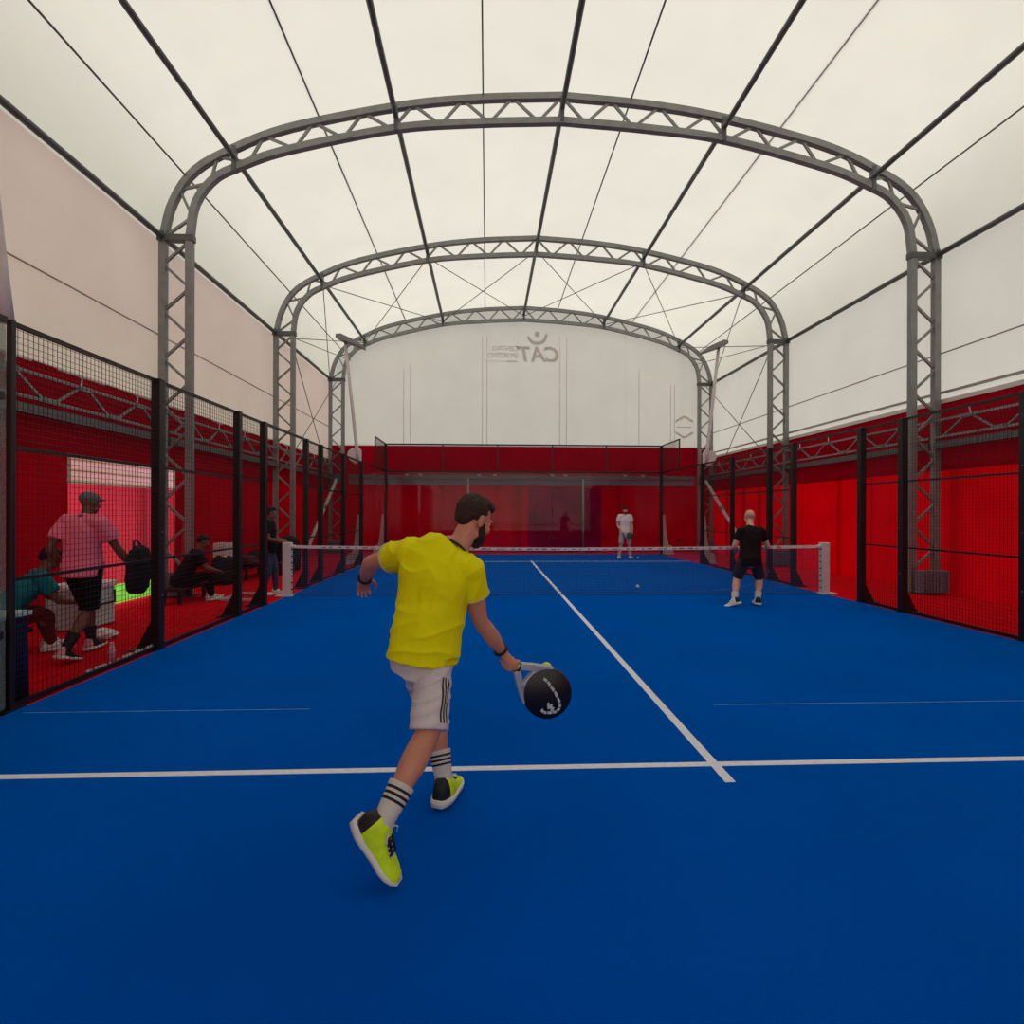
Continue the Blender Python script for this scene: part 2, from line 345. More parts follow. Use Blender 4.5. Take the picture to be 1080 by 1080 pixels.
# ------------------------------------------------------------------ arch trusses
def truss(y, label):
    t = empty('arch_truss', (0, y, 0), label, 'roof truss', 'arched lattice trusses carrying the tent')
    Pm = lambda L: [V((p.x, y, p.z)) for p in L]
    for nm, prof, x in (('outer_chord', OUT, 7.27), ('inner_chord', INN, 6.8)):
        full = [V((x, y, 0)), V((x, y, 3.2))] + Pm(prof) + Pm(mir(prof))[::-1][1:] + [V((-x, y, 3.2)), V((-x, y, 0))]
        MB().tube(full, .082, 4, ref=(0, 1, 0), rot=PI/4).build(nm, 'steel', t)
    lat = MB()
    for s in (1, -1):
        N = 15; zo = [6.45*k/N for k in range(N + 1)]
        for k in range(N):
            a, b = (7.27, 6.8) if k % 2 == 0 else (6.8, 7.27)
            lat.bar((s*a, y, zo[k]), (s*b, y, zo[k+1]), .04, .045)
        no = resample(OUT, 18); ni = [min(DIN, key=lambda c_: (c_ - p_).length) for p_ in no]
        for k in range(18):
            p, q = (no[k], ni[k+1]) if k % 2 == 0 else (ni[k], no[k+1])
            lat.bar((s*p.x, y, p.z), (s*q.x, y, q.z), .04, .045)
        lat.bar((s*7.27, y, 6.5), (s*6.8, y, 6.5), .05, .05)
    lat.build('lattice', 'steel', t)
    for s in (1, -1):
        MB().box((s*6.68, y - .13, 0), (s*7.36, y + .13, .03)).build('base_plate', 'dsteel', t)
        MB().box((s*6.72, y - .07, 6.43), (s*7.36, y + .07, 6.55)).build('eave_plate', 'dsteel', t, bevel=.01)
truss(.1, 'grey arched lattice truss nearest the camera, the largest')
truss(5.5, 'grey arched lattice truss in the middle, between the largest and the smallest')
truss(10.9, 'grey arched lattice truss against the far white end wall, the smallest')
PX = [(-7.27, 6.5, 'left eave, along the pink-lit wall'), (-6.0, 7.98, 'left haunch, next above the left eave'), (-3.08, 8.82, 'roof, first left of the ridge'),
      (0, 9.09, 'ridge at the top of the roof'), (3.08, 8.82, 'roof, first right of the ridge'), (6.0, 7.98, 'right haunch, next above the right eave'), (7.27, 6.5, 'right eave, along the white wall')]
for x, z, lab in PX:
    e = empty('roof_purlin', (x, Y0, z), 'dark steel tube running lengthwise along the ' + lab, 'purlin', 'lengthwise roof purlins')
    MB().tube([(x, Y0 + .1, z), (x, Y1 - .05, z)], .05, 10).build('tube', 'dsteel', e, True)
    for y in (.1, 5.5, 10.9):
        MB().bar((x, y - .02, z - .26 if abs(x) < 7 else z - .1), (x, y - .02, z + .2 if abs(x) < 7 else z + .1), .07, .1, ref=(0, 1, 0)).build('clamp', 'dsteel', e)
CX = [(-6.86, 7.62, 'between left eave and left haunch'), (-4.5, 8.82, 'between left haunch and first left purlin'), (-1.48, 9.28, 'just left of the ridge'),
      (1.3, 9.3, 'just right of the ridge'), (4.2, 8.9, 'between first right purlin and right haunch'), (6.78, 7.74, 'between right haunch and right eave')]
for x, z, lab in CX:
    tag(MB().tube([(x, Y0 + .1, z), (x, Y1 - .05, z)], .016, 6).build('roof_cable', 'cable', None, True), 'thin lengthwise cable under the roof membrane, ' + lab, 'cable', 'thin lengthwise roof cables')
names = ['left eave and left haunch', 'left haunch and first left purlin', 'first left purlin and ridge', 'ridge and first right purlin', 'first right purlin and right haunch', 'right haunch and right eave']
for i in range(6):
    a, b = PX[i], PX[i+1]
    for (p, q, w) in ((a, b, 'nearest at its left end'), (b, a, 'nearest at its right end')):
        tag(MB().tube([(p[0], 5.55, p[1] - .1), (q[0], 10.85, q[1] - .1)], .013, 5).build('bracing_cable', 'cable'), 'bracing cable between %s, %s' % (names[i], w), 'cable', 'crossed bracing cables in the far roof bay')
for s, nm in ((-1, 'left'), (1, 'right')):
    for (za, zb, w) in ((6.4, 1.9, 'falling away from the camera'), (3.0, 6.4, 'rising away from the camera')):
        tag(MB().tube([(s*6.9, 5.55, za), (s*7.05, 10.85, zb)], .013, 5).build('bracing_cable', 'cable'), 'bracing cable on the %s side wall, far bay, %s' % (nm, w), 'cable', 'crossed bracing cables on the far side walls')
    tag(MB().tube([(s*6.95, 5.55, 6.45), (s*6.5, 10.85, 7.2)], .012, 5).build('stay_cable', 'cable'), 'thin stay cable from the %s eave of the middle truss to the far truss' % nm, 'cable')
    # raking strut of the far columns
    e = empty('raking_strut', (s*7.0, 10.75, 2.8), 'pale slanting tube strut leaning on the %s column of the far truss' % nm, 'strut', 'raking struts of the far truss')
    MB().tube([(s*7.0, 10.75, 2.75), (s*7.0, 6.9, .0)], .06, 10).build('tube', 'white', e, True)
    MB().box((s*6.76, 10.7, 2.6), (s*7.3, 10.78, 2.95)).build('plate', 'dsteel', e)
    MB().tube([(s*7.0, 9.3, 1.73), (s*7.0, 9.15, 1.62)], .075, 10).build('sleeve', 'lamp', e)
# ballast blocks at the column feet
for s, nm in ((-1, 'left'), (1, 'right')):
    for y, w in ((.1, 'largest'), (5.5, 'middle'), (10.9, 'far')):
        mb = MB(); mb.box((s*6.74, y - .3, .03), (s*7.3, y - .14, .45))
        for k in range(8): mb.box((s*(6.76 + .068*k), y - .325, .05), (s*(6.79 + .068*k), y - .3, .43))
        tag(mb.build('ballast_block', 'ballast', bevel=.006), 'ribbed grey ballast block at the %s foot of the %s truss' % (nm, w), 'ballast', 'ballast blocks at truss feet')

# ------------------------------------------------------------------ side girders carrying the curtains
for s, nm in ((-1, 'left'), (1, 'right')):
    for (a, b, w) in ((-5.3, .1, 'near'), (.1, 5.5, 'middle'), (5.5, 10.9, 'far')):
        e = empty('lattice_girder', (s*7.22, (a + b)/2, 2.75), 'grey horizontal lattice girder over the red curtain, %s bay of the %s side' % (w, nm), 'girder', 'curtain girders along the sides')
        X = s*7.22
        for z, pn in ((3.3, 'top_chord'), (2.98, 'bottom_chord')):
            MB().bar((X, a + .08, z), (X, b - .08, z), .05, .04).build(pn, 'steel', e)
        MB().bar((X, a + .08, 2.83), (X, b - .08, 2.83), .1, .12).build('track_beam', 'dsteel', e)
        lt = MB(); n = 8; st = (b - a - .3)/n
        for k in range(n):
            ya, yb = a + .15 + k*st, a + .15 + (k + 1)*st
            za, zb = (2.99, 3.28) if k % 2 == 0 else (3.28, 2.99)
            lt.bar((X, ya + .1, za), (X, yb - .1, zb), .03, .03)
        lt.build('lattice', 'steel', e)
        for k in range(n + 1):
            ya = a + .15 + k*st; z = 2.99 if k % 2 == 0 else 3.29
            if a + .2 < ya < b - .2: MB().box((X - .04, ya - .12, z - .035), (X + .04, ya + .12, z + .035)).build('splice_plate', 'lamp', e)
            if k % 2 and a + .2 < ya < b - .2: MB().tube([(X, ya - .05, 3.32), (X, ya - .02, 3.44), (X + s*.1, ya - .02, 3.5)], .012, 6).build('hook', 'white', e)
# far curtain track
e = empty('curtain_track', (0, Y1 - .2, 2.75), 'grey horizontal curtain track behind the far glass wall', 'curtain track')
MB().bar((-6.6, Y1 - .16, 2.86), (6.6, Y1 - .16, 2.86), .1, .13).build('beam', 'dsteel', e)
MB().bar((-6.6, Y1 - .13, 2.66), (6.6, Y1 - .13, 2.66), .02, .2).build('pelmet', 'ballast', e)
for x in (-4.4, -3.9, -1.7, -1.1, 1.1, 1.6, 3.9, 4.6):
    MB().tube([(x - .06, Y1 - .24, 2.97), (x, Y1 - .24, 2.9), (x + .06, Y1 - .24, 2.97)], .012, 5).build('hook', 'white', e)
for x, nm in ((-2.1, 'left'), (2.28, 'right')):
    e = empty('curtain_post', (x, Y1 - .25, 0), 'thin grey upright before the far red curtain, %s of the two' % nm, 'post', 'posts before the far curtain')
    MB().tube([(x, Y1 - .25, 0), (x, Y1 - .25, 2.8)], .035, 8).build('shaft', 'steel', e, True)
    MB().box((x - .1, Y1 - .35, 0), (x + .1, Y1 - .15, .02)).build('base_plate', 'dsteel', e)
mbm = pleat('x', .2, 3.0, Y1 - .12, 0, 2.5, .02, .9, .08, 12)
tag(mbm.build('vinyl_door_sheet', 'magenta', None, True), 'magenta wrinkled vinyl sheet hanging in the middle of the far red curtain', 'curtain')

# ------------------------------------------------------------------ prints on the far membrane (read mirrored from inside)
def textmesh(s, size, name, m, loc, rot, parent=None, bold=0, shear=0, ext=.001):
    cu = bpy.data.curves.new('t', 'FONT'); cu.body = s; cu.size = size; cu.offset = bold; cu.shear = shear; cu.extrude = ext
    o = bpy.data.objects.new('t', cu); C.objects.link(o); dg = bpy.context.evaluated_depsgraph_get(); dg.update()
    me = bpy.data.meshes.new_from_object(o.evaluated_get(dg)); bpy.data.objects.remove(o)
    me.transform(Matrix.Translation(loc) @ rot.to_4x4())
    return link(name, me, m, parent)
YP = Y1 - .02
RM = Matrix(((-1, 0, 0), (0, 0, 1), (0, 1, 0)))       # text facing outdoors: x->-x, y->z
pr = empty('wall_logo', (.6, YP, 7.2), 'faded grey mirrored club logo with figure and lettering on the far white wall', 'logo')
textmesh('CAT', .80, 'large_lettering', 'print', V((1.42, YP, 7.34)), RM, pr, .02, .18)
textmesh('CENTRO', .25, 'small_lettering', 'print', V((-.2, YP, 7.74)), RM, pr, .002)
textmesh('SPORTIVO', .25, 'small_lettering', 'print', V((-.2, YP, 7.47)), RM, pr, .002)
MB().box((-1.5, YP - .001, 7.31), (-.2, YP + .001, 7.33)).build('underline', 'print2', pr)
MB().box((-.66, YP - .002, 7.295), (-.24, YP, 7.35)).build('underline', 'print2', pr)
cx, cz = .52, 8.36
mb = MB(); R0 = .36
for q in (0, 1):
    mb.add([(cx + (R0 + w_*(.045 + .02*math.sin(PI*k/24)))*math.cos(a), YP - .002*q, cz + .03 + (R0 + w_*(.045 + .02*math.sin(PI*k/24)))*math.sin(a)) for k in range(25) for a in [PI*1.08 + PI*.92*k/24] for w_ in (-1, 1)], [(2*k, 2*k+1, 2*k+3, 2*k+2) for k in range(24)])
mb.build('figure_arms', 'print', pr)
MB().rings([[(cx + .1*math.cos(t*PI/12), YP - e_, cz + .02 + .1*math.sin(t*PI/12)) for t in range(24)] for e_ in (0, .003)]).build('figure_head', 'print', pr)
hx, hz = 6.28, 4.86
hp = empty('hexagon_logo', (hx, YP, hz), 'small faded grey hexagon mark at the lower right of the far wall', 'logo')
hp.location.y = Y1 - .03
for s in (1, -1):
    mb = MB()
    for q in (-1, 1): mb.bar((hx, YP, hz + s*.42), (hx + q*.34, YP, hz + s*.21), .004, .085, ref=(0, 0, 1))
    mb.build('chevron', 'print2', hp)
MB().box((hx - .3, YP - .001, hz - .02), (hx + .3, YP + .001, hz + .02)).build('centre_line', 'hem', hp)

# ------------------------------------------------------------------ court fence
XF = 5.04
posts = [-6.0, -3.93, -1.95, -1.0, 1.12, 2.12, 4.05, 6.08]
pdesc = ['at the end of the near glass', 'second counted from the near glass', 'third counted from the near glass', 'at the near edge of the net entrance', 'at the far edge of the net entrance',
         'just beyond the far edge of the net entrance', 'next before the far glass', 'where the far glass starts']
for s, nm in ((-1, 'left'), (1, 'right')):
    for y, d in zip(posts, pdesc):
        if s > 0 and y < -5: continue
        yy = y + .16 if y < -5 else y
        e = empty('fence_post', (s*XF, yy, 0), 'dark fence post on the %s side, %s' % (nm, d), 'post', 'dark posts of the court fence')
        hw = .022 if y < -5 else .05
        MB().box((s*XF - hw, yy - hw, 0), (s*XF + hw, yy + hw, 3.0)).build('shaft', 'black', e, bevel=.006)
        MB().box((s*(XF - .04), yy - .1, 0), (s*(XF + .26), yy + .1, .012)).build('base_plate', 'black', e)
        if y < -5: continue
        mb = MB(); x0, x1 = s*(XF + .05), s*(XF + .22)
        mb.add([(x0, yy - .02, .01), (x1, yy - .02, .01), (x0, yy - .02, .34), (x0, yy + .02, .01), (x1, yy + .02, .01), (x0, yy + .02, .34)], [(0,1,2),(5,4,3),(0,3,4,1),(1,4,5,2),(2,5,3,0)])
        mb.build('gusset', 'black', e)
        for z in (.6, 1.3, 2.1, 2.7): MB().ball((s*(XF - .053), yy, z), .009, 4).build('bolt', 'lamp', e)
    pan = [(-5.88, -3.93, 'between the near glass and the second post', (0, 1, 2, 3)), (-3.93, -1.95, 'between the second and third posts', (0, 1, 2, 3)), (-1.95, -1.0, 'narrow one at the near edge of the net entrance', (0, 1, 2, 3)),
           (1.12, 2.12, 'narrow one at the far edge of the net entrance', (0, 1, 2, 3)), (2.12, 4.05, 'second counted beyond the net entrance', (0, 1, 2, 3)), (4.05, 6.08, 'last one before the far glass', (0, 1, 2, 3))]
    for a, b, d, rr in pan:
        e = empty('mesh_fence_panel', (s*XF, (a + b)/2, 0), 'black mesh fence panel, %s side, %s' % (nm, d), 'fence', 'wire mesh panels of the court fence')
        a2, b2 = a + .05, b - .05; mb = MB(); r = .0017
        n = round((b2 - a2)/.05)
        for k in range(n + 1):
            y = a2 + (b2 - a2)*k/n; mb.box((s*XF - r, y - r, .03), (s*XF + r, y + r, 2.98))
        for k in range(60):
            z = .04 + k*.05; mb.box((s*XF + r - .0002, a2, z - r), (s*XF + 3*r, b2, z + r))
        mb.build('wire_mesh', 'wire', e)
        for z, w in ((2.98, .035), (2.02, .026), (1.0, .026), (.025, .04)):
            MB().bar((s*XF + s*.012, a2, z), (s*XF + s*.012, b2, z), .03, w).build('rail', 'black', e)
    tag(MB().bar((s*XF, -.95, 2.98), (s*XF, 1.07, 2.98), .03, .045).build('entrance_rail', 'black'), 'black top rail bridging the net entrance on the %s side' % nm, 'rail', 'rails over the net entrances')
# glass walls
def glass(name, a, b, label, gm='glass'):
    e = empty('glass_screen', ((a[0] + b[0])/2, (a[1] + b[1])/2, 0), label, 'glass panel', 'glass panels of the court')
    MB().box((min(a[0], b[0]), min(a[1], b[1]), .03), (max(a[0], b[0]), max(a[1], b[1]), 2.97)).build('pane', gm, e)
    for z in (.6, 2.4):
        for t in (.03, .97):
            p = V((a[0] + (b[0] - a[0])*t, a[1] + (b[1] - a[1])*t, z))
            MB().box(p - V((.03, .03, .03)), p + V((.03, .03, .03))).build('clamp', 'black', e, bevel=.004)
    return e
for s, nm in ((-1, 'left'), (1, 'right')):
    for (a, b, d) in ((6.13, 8.06, 'nearer one, below no mesh'), (8.1, 9.97, 'corner one, below a mesh frame')):
        glass('g', (s*5.03, a), (s*5.042, b), 'clear glass panel of the far %s side wall, %s' % (nm, d))
    tag(MB().bar((s*5.036, 6.13, 2.985), (s*5.036, 9.95, 2.985), .035, .04).build('glass_top_rail', 'black'), 'black rail on top of the far %s glass side wall' % nm, 'rail', 'rails on top of the side glass')
    for y, d in ((10.03, 'far corner'),):
        e = empty('corner_post', (s*5.05, y, 0), 'tall dark post at the far %s corner of the court' % nm, 'post', 'corner posts of the court')
        MB().box((s*5.0, y - .05, 0), (s*5.1, y + .05, 4.0)).build('shaft', 'black', e, bevel=.006)
        MB().box((s*4.95, y - .1, 0), (s*5.15, y + .1, .012)).build('base_plate', 'black', e)
    e = empty('upper_mesh_frame', (s*5.04, 9, 3), 'short black mesh frame standing on the %s side glass by the far corner' % nm, 'fence', 'mesh frames on top of the side glass')
    mb = MB()
    for k in range(39): y = 8.1 + k*.05; mb.box((s*5.04 - .002, y - .002, 3.02), (s*5.04 + .002, y + .002, 3.98))
    for k in range(20): mb.box((s*5.04 - .002, 8.08, 3.02 + k*.05 - .002), (s*5.04 + .002, 9.98, 3.02 + k*.05 + .002))
    mb.build('wire_mesh', 'wire', e)
    MB().bar((s*5.04, 8.05, 3.98), (s*5.04, 9.98, 3.98), .035, .04).build('rail', 'black', e)
    MB().bar((s*5.04, 8.07, 3.0), (s*5.04, 8.07, 4.0), .035, .04).build('upright', 'black', e)
    # white triangular buttress feet
    for y, d in ((6.24, 'where the far glass starts'), (10.06, 'at the far corner')):
        e = empty('buttress_foot', (s*5.2, y, 0), 'white triangular buttress foot outside the %s glass, %s' % (nm, d), 'buttress', 'white buttress feet of the glass walls')
        x0, x1, x2 = s*5.11, s*5.2, s*5.5
        prof = [(x0, .02), (x2, .02), (x2, .2), (s*5.44, .3), (s*5.34, .34), (s*5.27, .6), (x1 + s*.02, 1.1), (x1 - s*.01, 1.45), (x0, 1.45)]
        MB().rings([[(px, yy, pz) for px, pz in prof] for yy in (y - .015, y + .015)]).build('web_plate', 'white', e)
        MB().box((x0 - s*.02, y - .09, 0), (x2 + s*.03, y + .09, .02)).build('base_plate', 'white', e)
for k in range(5):
    a, b = -4.99 + 1.996*k, -4.99 + 1.996*(k + 1)
    d = ['first from the left', 'second from the left', 'the middle one', 'second from the right', 'first from the right'][k]
    glass('g', (a + .01, 10.0), (b - .01, 10.012), 'clear glass panel of the far back wall, ' + d)
    e = empty('back_mesh_panel', ((a + b)/2, 10.0, 3), 'black framed mesh panel above the far glass wall, ' + d, 'fence', 'mesh panels above the far glass')
    mb = MB()
    for q in range(41): x = a + (b - a)*q/40; mb.box((x - .0017, 10.0, 3.0), (x + .0017, 10.004, 3.97))
    for q in range(20): mb.box((a, 10.004, 3.03 + q*.05 - .0017), (b, 10.007, 3.03 + q*.05 + .0017))
    mb.build('wire_mesh', 'wire', e)
    for z, h in ((3.98, .05), (2.99, .07)): MB().bar((a, 10.0, z), (b, 10.0, z), .04, h).build('rail', 'black', e)
    if k: MB().bar((a, 10.0, 2.98), (a, 10.0, 4.0), .045, .045).build('upright', 'black', e)
# near left glass with sticker letters
for a, b, d in ((-7.96, -5.9, 'with cut sticker letters, at the left edge'),):
    e = glass('g', (-5.03, a), (-5.042, b), 'near left side hazy glass panel, ' + d, 'hazeglass')
    if b > -7:
        RL = Matrix(((0, 0, 1), (1, 0, 0), (0, 1, 0)))
        for s_, z, sz, y in (('E -', 1.47, .075, -6.12), ('D', 1.11, .09, -6.12), ('D', .80, .09, -6.12)):
            textmesh(s_, sz, 'lettering', 'white', V((-5.026, y, z)), RL, e, .001)
tag(MB().bar((-5.036, -7.96, 2.985), (-5.036, -5.9, 2.985), .035, .04).build('glass_top_rail', 'black'), 'black rail on top of the near left glass', 'rail', 'rails on top of the side glass')
# pale debris and painted light glints along the left bottom rail
mb = MB()
for k in range(46):
    y = -5.0 + k*.022
    if k % 9 in (3, 4) or 14 < k < 20: continue
    mb.box((-5.07, y, .048), (-5.05, y + .014, .06 + .012*random.random()))
tag(mb.build('rail_glint_flecks', 'wbox'), 'row of small white flecks and glints along the bottom rail of the left mesh, near the bottle', 'flecks', None, 'stuff')

# ------------------------------------------------------------------ floodlight poles
for s, nm, y, d in ((-1, 'left', 6.0, 'at the start of the far glass'), (1, 'right', 6.0, 'at the start of the far glass'), (-1, 'near left', -5.8, 'at the end of the near glass')):
    e = empty('floodlight_pole', (s*5.1, y, 3.0), 'pale floodlight pole on the %s fence, %s' % (nm, d), 'floodlight', 'floodlight poles of the court')
    q = y < 0
    MB().tube([(s*5.12, y, 3.0), (s*5.16, y, 3.4), (s*5.3, y, 4.7), (s*5.48, y, 6.35)], [.06, .052, .048, .045], 12).build('pole', 'white', e, True)
    prof = [(s*5.02, 3.0), (s*5.2, 2.92), (s*5.34, 3.02), (s*5.42, 3.14), (s*5.4, 3.27), (s*5.3, 3.36), (s*5.1, 3.4), (s*5.02, 3.3)]
    if not q: MB().rings([[(a, yy, z) for a, z in prof] for yy in (y - .03, y + .03)]).build('bracket', 'white', e)
    r = lambda cx, cz, w, h: [(cx, y - w, cz - h), (cx, y + w, cz - h), (cx, y + w*.8, cz + h), (cx, y - w*.8, cz + h)]
    MB().rings([r(s*5.75, 6.60, .1, .05), r(s*5.6, 6.56, .17, .09), r(s*5.2, 6.40, .17, .07), r(s*4.92, 6.26, .12, .03)]).build('lamp_head', 'lamp', e, bevel=.012)
    MB().tube([(s*5.48, y, 6.3), (s*5.5, y, 6.56)], .04, 8).build('knuckle', 'lamp', e)

# ------------------------------------------------------------------ net
net = empty('court_net', (0, 0, 0), 'dark mesh net with white top band across the court', 'net')
top = lambda x: .875 + .045*(abs(x)/4.9)**1.6
mb = MB(); nv = 218
for k in range(nv + 1):
    x = -4.9 + 9.8*k/nv; mb.box((x - .0022, -.0022, .02), (x + .0022, .0022, top(x) - .03))
for q in range(18):
    pts = []
    for k in range(21):
        x = -4.9 + 9.8*k/20; pts.append((x, 0, .02 + (top(x) - .05)*q/17.5))
    mb.tube(pts, .0025, 4)
mb.build('netting', 'net', net)
xs = [-4.9 + 9.8*k/24 for k in range(25)]
MB().rings([[(x, -.008, top(x) - .055), (x, .008, top(x) - .055), (x, .008, top(x)), (x, -.008, top(x))] for x in xs]).build('top_band', 'netband', net)
mb = MB()
for k in range(60):
    x = -4.4 + 8.6*k/60 + random.random()*.05; z = top(x) - .028
    mb.box((x, -.0105, z - .012), (x + .03 + .08*random.random(), -.0085, z + .012*random.random()))
mb.build('band_print', 'netmark', net)
MB().bar((-4.9, 0, .02), (4.9, 0, .02), .012, .012).build('bottom_cord', 'net', net)
MB().tube(spline([(3.9, .02, .5), (3.95, .03, .42), (3.8, .05, .25), (3.4, .04, .12), (2.9, .02, .07), (2.4, .02, .05)], 24), .004, 5).build('slack_cord', 'seam', net)
for s, nm in ((-1, 'left'), (1, 'right')):
    e = empty('net_post', (s*5.0, 0, 0), 'white padded net post at the %s end of the net' % nm, 'net post', 'white net posts')
    MB().box((s*4.93, -.06, .02), (s*5.08, .06, .97)).build('post_body', 'white', e, bevel=.012)
    MB().box((s*4.9, -.1, 0), (s*5.2, .1, .02)).build('base_plate', 'wbox', e)
    for k in range(7): MB().tube([(s*4.93, -.03, .12 + k*.12), (s*4.905, -.03, .13 + k*.12)], .012, 6).build('hook', 'black', e)
    MB().tube([(s*4.93, 0, .9), (s*4.86, 0, .895)], .03, 8).build('winch_drum', 'netband', e)

# ------------------------------------------------------------------ people
def frame(fwd, up):
    f = V(fwd).normalized(); u = V(up); u = (u - f*u.dot(f)).normalized(); r = f.cross(u)
    return Matrix((r, f, u)).transposed()
def ell(c, ax, ay, rx, ry, n=24, p=2.3):
    out = []
    for j in range(n):
        t = 2*PI*j/n; cc, ss = math.cos(t), math.sin(t)
        out.append(c + ax*rx*math.copysign(abs(cc)**(2/p), cc) + ay*ry*math.copysign(abs(ss)**(2/p), ss))
    return out
def limb(mb, pts, rs, n=14, sub=6):
    P = spline(pts, (len(pts) - 1)*sub); m = len(P) - 1
    D = [V((i, 0, 0)) for i in range(len(rs))]; R = []
    for k in range(m + 1):
        t = k/m*(len(rs) - 1); i = min(int(t), len(rs) - 2); f = t - i; f = f*f*(3 - 2*f); R.append(rs[i]*(1 - f) + rs[i+1]*f)
    mb.tube(P, R, n); mb.ball(P[0], R[0]*.98, 7); mb.ball(P[-1], R[-1]*.98, 7)
def finger(mb, pts, r0, r1):
    k = len(pts); mb.tube(pts, [r0 + (r1 - r0)*i/(k - 1) for i in range(k)], 8)
    for i, p in enumerate(pts): mb.ball(p, (r0 + (r1 - r0)*i/(k - 1))*.99, 5)
def open_hand(mb, w, d, n, side, S=1, curl=.45):
    d = V(d).normalized(); n = V(n); n = (n - d*n.dot(d)).normalized(); a = d.cross(n)*side      # a: towards the thumb
    w = V(w)
    mb.rings([ell(w + d*t*S, a, n, rx*S, ry*S, 14) for t, rx, ry in ((-.02, .026, .02), (.02, .031, .019), (.05, .04, .016), (.082, .042, .014), (.095, .039, .011))])
    for off, L in ((.031, .068), (.0105, .078), (-.0105, .072), (-.031, .056)):
        p = w + d*(.088 - abs(off)*.2)*S + a*off*S; dd = (d + a*off*1.6).normalized(); pts = [p]; ang = curl*.5
        for seg in (.45, .3, .25):
            v = dd*math.cos(ang) + n*math.sin(ang); p = p + v*L*seg*S; pts.append(p); ang += curl
        finger(mb, pts, .0092*S, .0072*S)
    p = w + d*.022*S + a*.026*S
    pts = [p, p + (d*.55 + a*.75 + n*.25).normalized()*.036*S]; pts.append(pts[-1] + (d*.85 + a*.35 + n*.3).normalized()*.03*S); pts.append(pts[-1] + (d*.95 + n*.3).normalized()*.024*S)
    finger(mb, pts, .0118*S, .0085*S)
def grip_hand(mb, w, c, h, pd, S=1, R=.021, side=1):
    """fist round a handle through c with axis h; pd points from the handle axis to the back of the palm"""
    h = V(h).normalized(); pd = V(pd); pd = (pd - h*pd.dot(h)).normalized(); q = h.cross(pd)*side; c = V(c); w = V(w)
    k = c + pd*(R + .012)*S
    b = (k - w); 
    mb.tube([w, w.lerp(k, .5), k], [.026*S, .027*S, .026*S], 12)
    mb.ball(k + q*.006*S, (.05*S, .04*S, .02*S), 8, 0, Matrix((h, q, pd)).transposed())
    for i, off in enumerate((.034, .0115, -.0115, -.033)):
        pts = []
        for a in (0, 45, 90, 135, 180, 222):
            t = math.radians(a); rr = (R + .009)*S; pts.append(c + h*off*S + pd*math.cos(t)*rr + q*math.sin(t)*rr)
        finger(mb, pts, .0096*S, .0078*S)
    pts = []
    for a, o in ((-10, .02), (-55, .036), (-105, .046), (-150, .05)):
        t = math.radians(a); rr = (R + .010)*S; pts.append(c + h*o*S + pd*math.cos(t)*rr + q*math.sin(t)*rr)
    finger(mb, pts, .0115*S, .0088*S)
def head_parts(mb, c, F, S=1):
    """c: head centre, F: frame (right, forward, up)"""
    T = lambda x, y, z: V(c) + F @ V((x, y, z))*S
    B = lambda x, y, z, a, b, d: mb.ball(T(x, y, z), (a*S, b*S, d*S), 10, 0, F)
    B(0, -.012, .03, .074, .094, .084); B(0, .03, -.015, .062, .066, .085); B(0, .036, -.062, .052, .05, .045); B(0, .06, -.09, .026, .028, .022)
    for s in (1, -1):
        B(s*.074, -.012, -.008, .01, .019, .031); B(s*.08, -.018, .004, .008, .014, .02); B(s*.042, .062, -.03, .022, .022, .024); B(s*.048, .02, -.07, .016, .04, .022)
        B(s*.03, .078, .022, .022, .014, .008)
    mb.tube([T(0, .088, .02), T(0, .1, -.002), T(0, .113, -.024), T(0, .1, -.034)], [.009*S, .011*S, .015*S, .01*S], 8)
    for s in (1, -1): B(s*.012, .1, -.028, .009, .011, .008)
    mb.tube([T(-.024, .082, -.057), T(0, .093, -.055), T(.024, .082, -.057)], [.005*S, .008*S, .005*S], 8)
    mb.tube([T(-.02, .08, -.067), T(0, .09, -.068), T(.02, .08, -.067)], [.005*S, .008*S, .005*S], 8)
